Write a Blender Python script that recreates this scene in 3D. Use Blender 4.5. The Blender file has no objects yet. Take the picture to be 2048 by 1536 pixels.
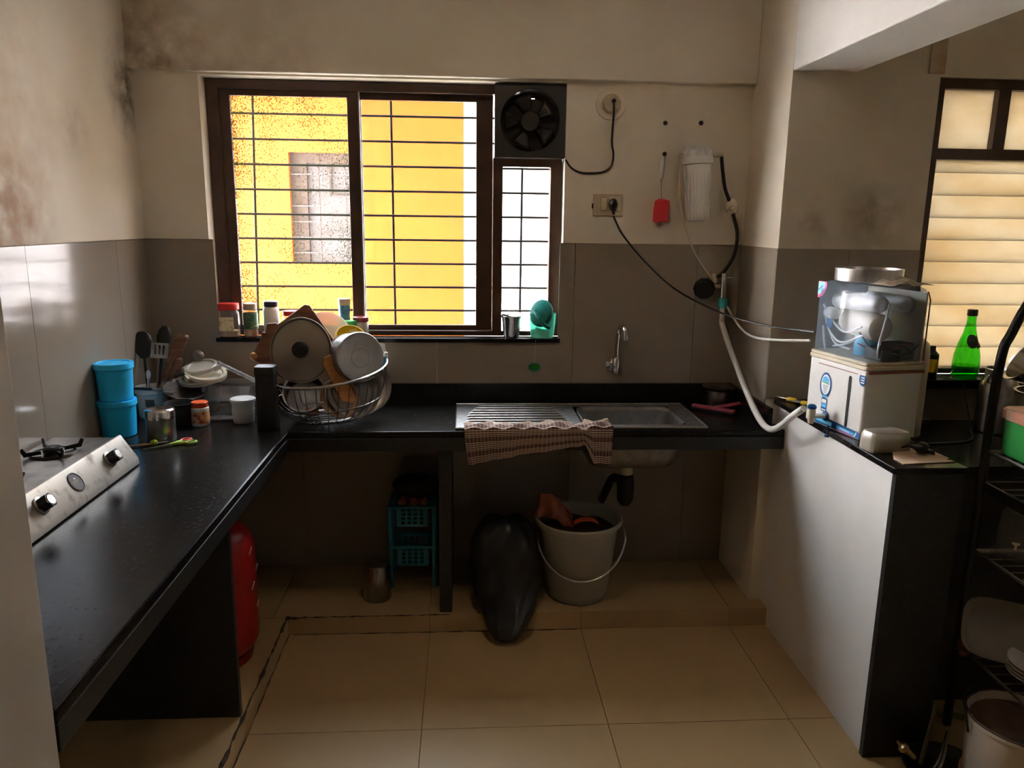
import bpy, bmesh, math, random
from mathutils import Vector, Matrix, Euler, noise
random.seed(7)
S = bpy.context.scene
COL = S.collection
pi = math.pi
V = Vector

# ------------------------------------------------------------------ camera, sky, exposure
cam_d = bpy.data.cameras.new('camera')
cam_d.sensor_fit = 'HORIZONTAL'
cam_d.sensor_width = 36.0
cam_d.lens = 1533.36 / 2048 * 36.0
cam_d.clip_start = 0.02
cam = bpy.data.objects.new('camera', cam_d)
COL.objects.link(cam)
_R = V((0.9980152, -0.06173146, 0.01244519))
_U = V((6.83397e-4, 0.20823129, 0.97807935))
_F = V((0.06296974, 0.97612956, -0.20786028))
_m = Matrix(((_R.x, _U.x, -_F.x), (_R.y, _U.y, -_F.y), (_R.z, _U.z, -_F.z))).to_4x4()
_m.translation = V((0.0, -3.22595, 1.58791))
cam.matrix_world = _m
S.camera = cam

SKY = 16.0
W = bpy.data.worlds.new('overcast_sky')
S.world = W
W.use_nodes = True
_bg = W.node_tree.nodes['Background']
_bg.inputs[0].default_value = (0.86, 0.93, 1.06, 1)
_bg.inputs[1].default_value = SKY

sun_d = bpy.data.lights.new('sun', 'SUN'); sun_d.energy = 190.0; sun_d.angle = math.radians(1.0); sun_d.color = (1.0, 0.98, 0.96)
sun = bpy.data.objects.new('sun', sun_d); COL.objects.link(sun)
sun.rotation_euler = V((-0.79, 0.07, -0.61)).to_track_quat('-Z', 'Y').to_euler()

S.view_settings.view_transform = 'Standard'
S.view_settings.look = 'None'
S.view_settings.gamma = 1.0
S.view_settings.use_curve_mapping = False
S.view_settings.exposure = 0.55
S.cycles.use_denoising = True
S.cycles.max_bounces = 12
S.cycles.diffuse_bounces = 6
S.cycles.glossy_bounces = 5
S.cycles.transmission_bounces = 8
S.cycles.transparent_max_bounces = 12
S.cycles.sample_clamp_indirect = 80.0
S.cycles.caustics_reflective = False
S.cycles.caustics_refractive = False

def portal(name, loc, rot, sx, sy):
    l = bpy.data.lights.new(name, 'AREA')
    l.shape = 'RECTANGLE'; l.size = sx; l.size_y = sy
    l.cycles.is_portal = True
    o = bpy.data.objects.new(name, l); COL.objects.link(o)
    o.location = loc; o.rotation_euler = rot
portal('daylight_kitchen_window', (-0.305, 0.155, 1.615), (pi/2, 0, pi), 1.46, 1.05)
portal('daylight_utility_window', (2.135, -0.24, 1.57), (pi/2, 0, pi), 0.86, 1.13)

# added warm fill lamp, out of view above the middle of the kitchen (its fitting is built further down)
FILL_LAMP_AT = (0.05, -1.15, 2.66)
_ld = bpy.data.lights.new('added_fill_lamp', 'AREA'); _ld.shape = 'DISK'; _ld.size = 0.34
_ld.energy = 1.5; _ld.color = (1.0, 0.72, 0.45)
_lo = bpy.data.objects.new('added_fill_lamp', _ld); COL.objects.link(_lo); _lo.location = FILL_LAMP_AT

# ------------------------------------------------------------------ materials
def _new(name):
    m = bpy.data.materials.new(name); m.use_nodes = True
    nt = m.node_tree
    return m, nt, nt.nodes['Principled BSDF']

def mat(name, c, rough=0.5, metal=0.0, trans=0.0, ior=1.45, alpha=1.0, coat=0.0, spec=0.5, aniso=0):
    m, nt, b = _new(name)
    b.inputs['Base Color'].default_value = (c[0], c[1], c[2], 1)
    b.inputs['Roughness'].default_value = rough
    b.inputs['Metallic'].default_value = metal
    b.inputs['Transmission Weight'].default_value = trans
    b.inputs['IOR'].default_value = ior
    b.inputs['Alpha'].default_value = alpha
    b.inputs['Coat Weight'].default_value = coat
    b.inputs['Specular IOR Level'].default_value = spec
    return m

def _coord(nt, scale=None):
    tc = nt.nodes.new('ShaderNodeTexCoord')
    if scale is None:
        return tc.outputs['Object']
    mp = nt.nodes.new('ShaderNodeMapping')
    mp.inputs['Scale'].default_value = scale
    nt.links.new(tc.outputs['Object'], mp.inputs['Vector'])
    return mp.outputs['Vector']

def noisy(name, c1, c2, scale=6.0, lo=0.4, hi=0.65, rough=0.5, rough2=None, metal=0.0, detail=5.0, stretch=(1, 1, 1), bump=0.0, spec=0.5, dist=0.0):
    """two colours mixed by noise: grain, dirt and wear that belong to the surface"""
    m, nt, b = _new(name)
    n = nt.nodes.new('ShaderNodeTexNoise'); n.inputs['Scale'].default_value = scale; n.inputs['Detail'].default_value = detail
    n.inputs['Distortion'].default_value = dist
    nt.links.new(_coord(nt, stretch), n.inputs['Vector'])
    r = nt.nodes.new('ShaderNodeMapRange'); r.inputs[1].default_value = lo; r.inputs[2].default_value = hi
    nt.links.new(n.outputs['Fac'], r.inputs[0])
    x = nt.nodes.new('ShaderNodeMix'); x.data_type = 'RGBA'
    x.inputs[6].default_value = (*c1, 1); x.inputs[7].default_value = (*c2, 1)
    nt.links.new(r.outputs[0], x.inputs[0]); nt.links.new(x.outputs[2], b.inputs['Base Color'])
    b.inputs['Roughness'].default_value = rough; b.inputs['Metallic'].default_value = metal
    b.inputs['Specular IOR Level'].default_value = spec
    if rough2 is not None:
        q = nt.nodes.new('ShaderNodeMapRange'); q.inputs[3].default_value = rough; q.inputs[4].default_value = rough2
        nt.links.new(r.outputs[0], q.inputs[0]); nt.links.new(q.outputs[0], b.inputs['Roughness'])
    if bump:
        bp = nt.nodes.new('ShaderNodeBump'); bp.inputs['Strength'].default_value = bump; bp.inputs['Distance'].default_value = 0.004
        nt.links.new(n.outputs['Fac'], bp.inputs['Height']); nt.links.new(bp.outputs[0], b.inputs['Normal'])
    return m

def sheer(name, c, opacity, rough=0.05, dirt=None, gloss=0.5, tint=None, refl=0.04):
    """thin clear sheet: part of the light goes straight through"""
    m, nt, b = _new(name)
    b.inputs['Base Color'].default_value = (*c, 1); b.inputs['Roughness'].default_value = rough
    b.inputs['Specular IOR Level'].default_value = gloss
    t = nt.nodes.new('ShaderNodeBsdfTransparent')
    t.inputs[0].default_value = (*tint, 1) if tint else (0.5 + 0.5*c[0], 0.5 + 0.5*c[1], 0.5 + 0.5*c[2], 1)
    g = nt.nodes.new('ShaderNodeBsdfGlossy'); g.inputs['Roughness'].default_value = rough
    lw = nt.nodes.new('ShaderNodeLayerWeight')
    pw = nt.nodes.new('ShaderNodeMath'); pw.operation = 'POWER'; pw.inputs[1].default_value = 5.0; nt.links.new(lw.outputs['Facing'], pw.inputs[0])
    fr = nt.nodes.new('ShaderNodeMath'); fr.operation = 'MULTIPLY_ADD'; fr.inputs[1].default_value = 0.9; fr.inputs[2].default_value = refl; nt.links.new(pw.outputs[0], fr.inputs[0])
    mx = nt.nodes.new('ShaderNodeMixShader'); mx2 = nt.nodes.new('ShaderNodeMixShader')
    out = nt.nodes['Material Output']
    nt.links.new(t.outputs[0], mx.inputs[1]); nt.links.new(b.outputs[0], mx.inputs[2])
    mx.inputs[0].default_value = opacity
    if dirt:
        sc, lo, hi, amt = dirt
        n = nt.nodes.new('ShaderNodeTexNoise'); n.inputs['Scale'].default_value = sc; n.inputs['Detail'].default_value = 6
        nt.links.new(_coord(nt), n.inputs['Vector'])
        r = nt.nodes.new('ShaderNodeMapRange'); r.inputs[1].default_value = lo; r.inputs[2].default_value = hi
        r.inputs[3].default_value = opacity; r.inputs[4].default_value = amt
        nt.links.new(n.outputs['Fac'], r.inputs[0]); nt.links.new(r.outputs[0], mx.inputs[0])
    nt.links.new(fr.outputs[0], mx2.inputs[0]); nt.links.new(mx.outputs[0], mx2.inputs[1]); nt.links.new(g.outputs[0], mx2.inputs[2])
    nt.links.new(mx2.outputs[0], out.inputs[0])
    return m

def frosted(name, c, trans=0.6, rough=0.3, stain=None):
    """milky sheet that glows when lit from behind"""
    m, nt, b = _new(name)
    b.inputs['Base Color'].default_value = (*c, 1); b.inputs['Roughness'].default_value = rough
    t = nt.nodes.new('ShaderNodeBsdfTranslucent'); t.inputs[0].default_value = (*c, 1)
    if stain:
        n = nt.nodes.new('ShaderNodeTexNoise'); n.inputs['Scale'].default_value = 3.0; n.inputs['Detail'].default_value = 6
        nt.links.new(_coord(nt, (1, 1, 2.2)), n.inputs['Vector'])
        r = nt.nodes.new('ShaderNodeMapRange'); r.inputs[1].default_value = 0.42; r.inputs[2].default_value = 0.66
        nt.links.new(n.outputs['Fac'], r.inputs[0])
        x = nt.nodes.new('ShaderNodeMix'); x.data_type = 'RGBA'
        x.inputs[6].default_value = (*c, 1); x.inputs[7].default_value = (*stain, 1)
        nt.links.new(r.outputs[0], x.inputs[0]); nt.links.new(x.outputs[2], t.inputs[0]); nt.links.new(x.outputs[2], b.inputs['Base Color'])
    mx = nt.nodes.new('ShaderNodeMixShader'); mx.inputs[0].default_value = trans
    nt.links.new(b.outputs[0], mx.inputs[1]); nt.links.new(t.outputs[0], mx.inputs[2])
    nt.links.new(mx.outputs[0], nt.nodes['Material Output'].inputs[0])
    return m

def plaster_mat(name, base, stains):
    """distemper with grime patches of their own place: (centre xyz, radius, colour, strength)"""
    m, nt, b = _new(name)
    co = _coord(nt)
    n = nt.nodes.new('ShaderNodeTexNoise'); n.inputs['Scale'].default_value = 3.5; n.inputs['Detail'].default_value = 6
    nt.links.new(co, n.inputs['Vector'])
    n2 = nt.nodes.new('ShaderNodeTexNoise'); n2.inputs['Scale'].default_value = 14; n2.inputs['Detail'].default_value = 8
    nt.links.new(co, n2.inputs['Vector'])
    r = nt.nodes.new('ShaderNodeMapRange'); r.inputs[1].default_value = 0.3; r.inputs[2].default_value = 0.75
    nt.links.new(n.outputs['Fac'], r.inputs[0])
    x = nt.nodes.new('ShaderNodeMix'); x.data_type = 'RGBA'
    x.inputs[6].default_value = (*base, 1); x.inputs[7].default_value = (base[0]*.9, base[1]*.87, base[2]*.82, 1)
    nt.links.new(r.outputs[0], x.inputs[0]); last = x.outputs[2]
    for (c, rad, col, amt) in stains:
        d = nt.nodes.new('ShaderNodeVectorMath'); d.operation = 'DISTANCE'; d.inputs[1].default_value = c
        nt.links.new(co, d.inputs[0])
        q = nt.nodes.new('ShaderNodeMapRange'); q.inputs[1].default_value = 0.0; q.inputs[2].default_value = rad
        q.inputs[3].default_value = 1.0; q.inputs[4].default_value = 0.0
        nt.links.new(d.outputs['Value'], q.inputs[0])
        a = nt.nodes.new('ShaderNodeMath'); a.operation = 'MULTIPLY_ADD'; a.inputs[1].default_value = 1.6; a.inputs[2].default_value = -0.42
        nt.links.new(n2.outputs['Fac'], a.inputs[0])
        k = nt.nodes.new('ShaderNodeMath'); k.operation = 'MULTIPLY'; k.use_clamp = True
        nt.links.new(q.outputs[0], k.inputs[0]); nt.links.new(a.outputs[0], k.inputs[1])
        k2 = nt.nodes.new('ShaderNodeMath'); k2.operation = 'MULTIPLY'; k2.use_clamp = True; k2.inputs[1].default_value = amt
        nt.links.new(k.outputs[0], k2.inputs[0])
        y = nt.nodes.new('ShaderNodeMix'); y.data_type = 'RGBA'; y.inputs[7].default_value = (*col, 1)
        nt.links.new(k2.outputs[0], y.inputs[0]); nt.links.new(last, y.inputs[6]); last = y.outputs[2]
    nt.links.new(last, b.inputs['Base Color'])
    b.inputs['Roughness'].default_value = 0.75
    bp = nt.nodes.new('ShaderNodeBump'); bp.inputs['Strength'].default_value = 0.12; bp.inputs['Distance'].default_value = 0.003
    nt.links.new(n2.outputs['Fac'], bp.inputs['Height']); nt.links.new(bp.outputs[0], b.inputs['Normal'])
    return m

CREAM = (0.77, 0.70, 0.58)
BROWN_ST = (0.34, 0.19, 0.10)
DARK_ST = (0.10, 0.08, 0.06)
P = {}
P['plaster'] = plaster_mat('cream_distemper', CREAM, [])
P['plaster_left'] = plaster_mat('cream_distemper_stained', CREAM, [
    ((-1.285, -0.98, 1.54), 0.33, (0.42, 0.24, 0.12), 2.2), ((-1.285, -0.95, 1.62), 0.16, BROWN_ST, 1.6),
    ((-1.285, -1.1, 1.9), 0.6, (0.5, 0.34, 0.2), 1.0), ((-1.285, -0.05, 2.06), 0.22, DARK_ST, 2.0), ((-1.285, -0.5, 1.86), 0.12, DARK_ST, 0.6)])
P['plaster_beam'] = plaster_mat('cream_distemper_beam', CREAM, [
    ((-1.2, -0.05, 2.17), 0.3, (0.25, 0.16, 0.09), 1.7), ((-0.8, -0.05, 2.14), 0.3, (0.3, 0.2, 0.1), 0.7), ((-1.25, -0.05, 2.4), 0.3, (0.35, 0.24, 0.13), 0.9)])
P['plaster_right'] = plaster_mat('cream_distemper_right', CREAM, [
    ((1.52, -0.386, 1.62), 0.14, DARK_ST, 1.2), ((1.3, -0.386, 1.58), 0.07, BROWN_ST, 1.4), ((1.5, -0.386, 1.5), 0.4, (0.42, 0.34, 0.24), 0.6)])
P['white_paint'] = plaster_mat('white_distemper', (0.76, 0.74, 0.71), [])
P['grey_paint'] = noisy('grey_beige_paint', (0.52, 0.48, 0.41), (0.47, 0.43, 0.36), 5, rough=0.7)
P['tile'] = noisy('glazed_wall_tile', (0.34, 0.285, 0.225), (0.305, 0.255, 0.20), 1.6, rough=0.12, detail=3, stretch=(1, 1, 1), spec=0.16)
P['grout'] = mat('dark_grout', (0.10, 0.08, 0.06), 0.9)
P['floor'] = noisy('beige_vitrified_tile', (0.52, 0.355, 0.175), (0.47, 0.315, 0.15), 2.2, lo=0.2, hi=0.85, rough=0.30, rough2=0.34, detail=6)
P['granite'] = noisy('black_granite', (0.012, 0.011, 0.010), (0.035, 0.03, 0.026), 90, lo=0.55, hi=0.75, rough=0.20, rough2=0.28, detail=3, spec=0.16)
P['granite_m'] = noisy('black_granite_matt', (0.010, 0.009, 0.008), (0.02, 0.018, 0.016), 60, rough=0.45)
P['frame'] = noisy('brown_anodised_aluminium', (0.075, 0.036, 0.020), (0.055, 0.026, 0.015), 12, rough=0.35, spec=0.4)
P['iron'] = mat('grey_painted_iron', (0.10, 0.09, 0.085), 0.6)
P['grille_iron'] = mat('dark_painted_iron', (0.010, 0.009, 0.008), 0.7, spec=0.1)
P['yellow_wall'] = noisy('yellow_distemper', (0.42, 0.088, 0.0028), (0.39, 0.080, 0.0025), 1.5, rough=0.9, detail=4)
P['white_wall'] = noisy('white_exterior', (0.78, 0.77, 0.80), (0.72, 0.71, 0.74), 1.2, rough=0.9)
P['ochre_frame'] = noisy('dusty_brown_paint', (0.055, 0.036, 0.028), (0.042, 0.026, 0.020), 9, rough=0.8)
P['pale_pane'] = noisy('dusty_pale_shutter', (0.085, 0.075, 0.075), (0.068, 0.057, 0.056), 5, rough=0.5)
P['glass_clear'] = sheer('clear_pane', (0.9, 0.9, 0.86), 0.02, 0.03, dirt=(5, 0.5, 0.85, 0.08))
def speckled_pane():
    m, nt, b = _new('speckled_old_pane')
    t = nt.nodes.new('ShaderNodeBsdfTransparent'); tl = nt.nodes.new('ShaderNodeBsdfTranslucent'); tl.inputs[0].default_value = (0.85, 0.72, 0.42, 1)
    sk_ = nt.nodes.new('ShaderNodeBsdfTranslucent'); sk_.inputs[0].default_value = (0.020, 0.0165, 0.0015, 1)
    haze = nt.nodes.new('ShaderNodeMixShader'); haze.inputs[0].default_value = 0.005
    nt.links.new(t.outputs[0], haze.inputs[1]); nt.links.new(tl.outputs[0], haze.inputs[2])
    co = _coord(nt)
    n = nt.nodes.new('ShaderNodeTexNoise'); n.inputs['Scale'].default_value = 190; n.inputs['Detail'].default_value = 3; nt.links.new(_coord(nt, (1, 1, .75)), n.inputs['Vector'])
    k = nt.nodes.new('ShaderNodeTexNoise'); k.inputs['Scale'].default_value = 6; k.inputs['Detail'].default_value = 3; nt.links.new(co, k.inputs['Vector'])
    sp = nt.nodes.new('ShaderNodeSeparateXYZ'); nt.links.new(co, sp.inputs[0])
    e1 = nt.nodes.new('ShaderNodeMapRange'); e1.inputs[1].default_value = -0.86; e1.inputs[2].default_value = -0.935; e1.inputs[3].default_value = 0; e1.inputs[4].default_value = 0.10; nt.links.new(sp.outputs[0], e1.inputs[0])
    e2 = nt.nodes.new('ShaderNodeMapRange'); e2.inputs[1].default_value = 1.70; e2.inputs[2].default_value = 2.06; e2.inputs[3].default_value = 0; e2.inputs[4].default_value = 0.05; nt.links.new(sp.outputs[2], e2.inputs[0])
    s_ = nt.nodes.new('ShaderNodeMath'); s_.operation = 'MULTIPLY_ADD'; s_.inputs[1].default_value = 0.30; nt.links.new(k.outputs['Fac'], s_.inputs[0]); nt.links.new(n.outputs['Fac'], s_.inputs[2])
    a1 = nt.nodes.new('ShaderNodeMath'); a1.operation = 'ADD'; nt.links.new(s_.outputs[0], a1.inputs[0]); nt.links.new(e1.outputs[0], a1.inputs[1])
    a2 = nt.nodes.new('ShaderNodeMath'); a2.operation = 'ADD'; nt.links.new(a1.outputs[0], a2.inputs[0]); nt.links.new(e2.outputs[0], a2.inputs[1])
    r = nt.nodes.new('ShaderNodeMapRange'); r.inputs[1].default_value = 0.755; r.inputs[2].default_value = 0.80; r.inputs[3].default_value = 0; r.inputs[4].default_value = 0.75; nt.links.new(a2.outputs[0], r.inputs[0])
    mx = nt.nodes.new('ShaderNodeMixShader'); nt.links.new(r.outputs[0], mx.inputs[0]); nt.links.new(haze.outputs[0], mx.inputs[1]); nt.links.new(sk_.outputs[0], mx.inputs[2])
    nt.links.new(mx.outputs[0], nt.nodes['Material Output'].inputs[0])
    return m
P['glass_dirty'] = speckled_pane()
P['louvre'] = frosted('frosted_louvre_glass', (0.40, 0.36, 0.275), 0.75, 0.35, stain=(0.36, 0.30, 0.20))
P['black'] = mat('black_plastic', (0.014, 0.013, 0.012), 0.35)
P['black_soft'] = mat('black_rubber', (0.018, 0.017, 0.016), 0.55)
P['black_bag'] = noisy('black_polythene', (0.012, 0.012, 0.013), (0.02, 0.02, 0.022), 12, rough=0.28, bump=0.5)
P['fan'] = mat('dark_grey_fan_plastic', (0.045, 0.04, 0.036), 0.4)
P['fan_dk'] = mat('smoky_fan_blade', (0.03, 0.027, 0.026), 0.3)
P['steel'] = noisy('brushed_steel', (0.56, 0.54, 0.51), (0.47, 0.45, 0.42), 30, rough=0.30, rough2=0.40, metal=1.0, stretch=(4, 4, .5))
P['steel_deck'] = noisy('satin_steel_sink', (0.34, 0.33, 0.32), (0.28, 0.27, 0.26), 30, rough=0.46, rough2=0.55, metal=1.0)
P['dull_beige'] = mat('dull_beige_plastic', (0.33, 0.22, 0.14), 0.55)
P['steel_m'] = noisy('grey_steel', (0.34, 0.33, 0.33), (0.28, 0.27, 0.27), 20, rough=0.36, rough2=0.44, metal=1.0)
P['steel_s'] = mat('polished_steel', (0.66, 0.64, 0.61), 0.14, 1.0)
P['steel_d'] = noisy('used_steel', (0.40, 0.37, 0.33), (0.28, 0.25, 0.22), 14, rough=0.28, rough2=0.45, metal=1.0)
P['alu'] = noisy('dull_aluminium', (0.30, 0.26, 0.21), (0.22, 0.18, 0.14), 5, rough=0.48, metal=0.9)
P['steel_dk'] = noisy('dark_used_steel', (0.20, 0.18, 0.16), (0.13, 0.11, 0.10), 12, rough=0.35, rough2=0.5, metal=1.0)
P['stove_panel'] = noisy('stained_steel_panel', (0.52, 0.48, 0.42), (0.26, 0.22, 0.17), 26, lo=0.52, hi=0.75, rough=0.45, rough2=0.6, metal=0.6)
P['chrome'] = mat('chrome', (0.75, 0.74, 0.72), 0.08, 1.0)
P['white_pl'] = mat('white_plastic', (0.74, 0.72, 0.68), 0.4)
P['cream_pl'] = noisy('yellowed_plastic', (0.62, 0.54, 0.40), (0.56, 0.47, 0.33), 4, rough=0.45)
P['ivory'] = noisy('aged_ivory_plastic', (0.55, 0.44, 0.29), (0.46, 0.35, 0.22), 20, rough=0.45)
P['blue_pl'] = mat('sky_blue_plastic', (0.02, 0.52, 0.95), 0.38)
P['blue_rack'] = mat('blue_rack_plastic', (0.03, 0.30, 0.42), 0.45)
P['red_cyl'] = noisy('worn_red_enamel', (0.42, 0.012, 0.012), (0.30, 0.01, 0.01), 10, rough=0.35)
P['red'] = mat('red_plastic', (0.62, 0.03, 0.02), 0.4)
P['orange'] = mat('orange_red_plastic', (0.75, 0.10, 0.02), 0.4)
P['maroon'] = mat('maroon_plastic', (0.20, 0.012, 0.02), 0.4)
P['pink'] = mat('pink_plastic', (0.55, 0.10, 0.16), 0.45)
P['brush_red'] = mat('red_bristle', (0.85, 0.05, 0.07), 0.8)
P['teal'] = mat('teal_plastic', (0.0, 0.22, 0.20), 0.4)
P['aqua'] = sheer('aqua_clear_plastic', (0.25, 0.75, 0.62), 0.40, 0.15, tint=(0.55, 0.93, 0.85))
P['aqua_s'] = mat('aqua_plastic', (0.05, 0.42, 0.42), 0.4)
P['green'] = mat('green_plastic', (0.05, 0.42, 0.09), 0.4)
P['lime'] = mat('lime_plastic', (0.35, 0.50, 0.05), 0.45)
P['green_glass'] = sheer('green_bottle_glass', (0.02, 0.40, 0.02), 0.10, 0.04, tint=(0.22, 0.86, 0.13))
P['yellow'] = mat('yellow_plastic', (0.75, 0.48, 0.03), 0.4)
P['wood'] = noisy('oiled_brown_wood', (0.24, 0.10, 0.045), (0.14, 0.055, 0.025), 9, rough=0.45, stretch=(1, 1, 9))
P['wood_l'] = noisy('orange_wood', (0.55, 0.25, 0.08), (0.42, 0.17, 0.05), 9, rough=0.5, stretch=(1, 1, 8))
P['cardboard'] = noisy('torn_cardboard', (0.62, 0.46, 0.32), (0.48, 0.33, 0.22), 12, rough=0.9)
P['label_cream'] = noisy('printed_cream_label', (0.80, 0.70, 0.42), (0.55, 0.36, 0.12), 60, lo=0.56, hi=0.62, rough=0.6, detail=2)
P['label_green'] = noisy('printed_green_label', (0.05, 0.16, 0.08), (0.35, 0.36, 0.14), 40, lo=0.52, hi=0.62, rough=0.5, stretch=(1, 1, 3), detail=2)
P['label_blue'] = noisy('printed_blue_label', (0.03, 0.13, 0.30), (0.10, 0.3, 0.45), 40, rough=0.5)
P['label_orange'] = noisy('printed_orange_label', (0.74, 0.36, 0.16), (0.42, 0.08, 0.03), 45, lo=0.52, hi=0.6, rough=0.5, detail=2)
P['clear_pl'] = sheer('clear_plastic', (0.80, 0.80, 0.78), 0.16, 0.1)
P['milky'] = sheer('milky_plastic', (0.58, 0.52, 0.42), 0.55, 0.3)
P['beige_clear'] = sheer('beige_clear_plastic', (0.50, 0.40, 0.26), 0.62, 0.35, tint=(0.8, 0.68, 0.45))
P['clear_glass'] = sheer('clear_glass', (0.9, 0.9, 0.88), 0.05, 0.03, gloss=0.8)
P['tank'] = sheer('smoky_clear_acrylic', (0.50, 0.60, 0.74), 0.12, 0.10, dirt=(7, 0.45, 0.8, 0.26), gloss=0.05, refl=0.010)
P['turmeric'] = noisy('spice_powder', (0.55, 0.35, 0.15), (0.42, 0.25, 0.1), 30, rough=0.95)
P['patterned'] = noisy('yellow_flowered_print', (0.72, 0.50, 0.03), (0.85, 0.82, 0.7), 28, lo=0.55, hi=0.58, rough=0.4, detail=1)
P['sticker_blue'] = mat('dark_blue_print', (0.01, 0.10, 0.30), 0.4)
P['sticker_sky'] = mat('sky_blue_print', (0.10, 0.50, 0.80), 0.4)
P['sticker_white'] = mat('white_print', (0.82, 0.82, 0.84), 0.4)
P['sticker_green'] = mat('green_print', (0.05, 0.40, 0.25), 0.4)
P['sticker_pink'] = mat('pink_print', (0.75, 0.05, 0.25), 0.4)
P['rust'] = mat('rust_tape', (0.22, 0.07, 0.035), 0.7)
P['brown_muck'] = noisy('dark_scorched_residue', (0.05, 0.025, 0.015), (0.12, 0.06, 0.03), 14, rough=0.8)
P['enamel'] = noisy('cream_enamel', (0.66, 0.57, 0.46), (0.58, 0.48, 0.37), 5, rough=0.35)
P['grime'] = noisy('black_grime', (0.03, 0.02, 0.012), (0.09, 0.06, 0.035), 50, rough=0.95)
P['onion'] = noisy('onion_skin', (0.45, 0.08, 0.05), (0.55, 0.20, 0.08), 14, rough=0.5, stretch=(1, 1, .3))
P['paper_bag'] = noisy('crumpled_red_brown_wrapper', (0.42, 0.13, 0.07), (0.30, 0.08, 0.05), 10, rough=0.6)
P['grey_bucket'] = noisy('grey_plastic', (0.42, 0.40, 0.35), (0.36, 0.34, 0.29), 3, rough=0.5)
P['leaf'] = mat('green_chilli_skin', (0.22, 0.30, 0.03), 0.4)
P['dull_brown'] = mat('dull_brown_render', (0.16, 0.12, 0.09), 0.9)
P['ground'] = mat('pale_concrete', (0.48, 0.46, 0.43), 0.9)
P['peach'] = mat('peach_plastic', (0.62, 0.26, 0.16), 0.4)
P['brass'] = mat('dull_brass', (0.45, 0.32, 0.16), 0.35, 1.0)
P['stick'] = mat('olive_stick', (0.10, 0.09, 0.05), 0.6)

def cloth_mat():
    m, nt, b = _new('brown_checked_cotton')
    uv = nt.nodes.new('ShaderNodeUVMap')
    sp = nt.nodes.new('ShaderNodeSeparateXYZ'); nt.links.new(uv.outputs[0], sp.inputs[0])
    def stripes(sock, freq, duty):
        a = nt.nodes.new('ShaderNodeMath'); a.operation = 'MULTIPLY'; a.inputs[1].default_value = freq; nt.links.new(sock, a.inputs[0])
        f = nt.nodes.new('ShaderNodeMath'); f.operation = 'FRACT'; nt.links.new(a.outputs[0], f.inputs[0])
        g = nt.nodes.new('ShaderNodeMath'); g.operation = 'LESS_THAN'; g.inputs[1].default_value = duty; nt.links.new(f.outputs[0], g.inputs[0])
        return g.outputs[0]
    u, v = sp.outputs[0], sp.outputs[1]
    h1 = stripes(v, 25, 0.36); hb = stripes(v, 3.6, 0.62)
    hm = nt.nodes.new('ShaderNodeMath'); hm.operation = 'MULTIPLY'; nt.links.new(h1, hm.inputs[0]); nt.links.new(hb, hm.inputs[1])
    v1 = stripes(u, 40, 0.34)
    sm = nt.nodes.new('ShaderNodeMath'); sm.operation = 'MULTIPLY_ADD'; sm.inputs[1].default_value = 0.22
    nt.links.new(v1, sm.inputs[0]); nt.links.new(hm.outputs[0], sm.inputs[2])
    cl = nt.nodes.new('ShaderNodeClamp'); nt.links.new(sm.outputs[0], cl.inputs[0])
    x = nt.nodes.new('ShaderNodeMix'); x.data_type = 'RGBA'
    x.inputs[6].default_value = (0.10, 0.042, 0.032, 1); x.inputs[7].default_value = (0.62, 0.47, 0.35, 1)
    nt.links.new(cl.outputs[0], x.inputs[0]); nt.links.new(x.outputs[2], b.inputs['Base Color'])
    b.inputs['Roughness'].default_value = 0.9
    return m
P['check'] = cloth_mat()

# ------------------------------------------------------------------ mesh helpers
def spline(pts, n=6, closed=False):
    pts = [V(p) for p in pts]
    if len(pts) < 3: return pts
    out = []
    N = len(pts)
    for i in range(N if closed else N - 1):
        if closed:
            p0, p1, p2, p3 = pts[i-1], pts[i], pts[(i+1) % N], pts[(i+2) % N]
        else:
            p1, p2 = pts[i], pts[i+1]
            p0 = pts[i-1] if i else p1*2 - p2
            p3 = pts[i+2] if i+2 < N else p2*2 - p1
        for k in range(n):
            t = k / n
            out.append(0.5*((2*p1) + (p2-p0)*t + (2*p0-5*p1+4*p2-p3)*t*t + (3*p1-p0-3*p2+p3)*t**3))
    if not closed: out.append(pts[-1])
    return out

def aim(d):
    """matrix that turns +Z towards d"""
    return V(d).normalized().to_track_quat('Z', 'Y').to_matrix().to_4x4()

def at(loc, d=None, rz=0.0):
    m = Matrix.Translation(V(loc))
    if d is not None: m = m @ aim(d)
    if rz: m = m @ Matrix.Rotation(rz, 4, 'Z')
    return m

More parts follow.
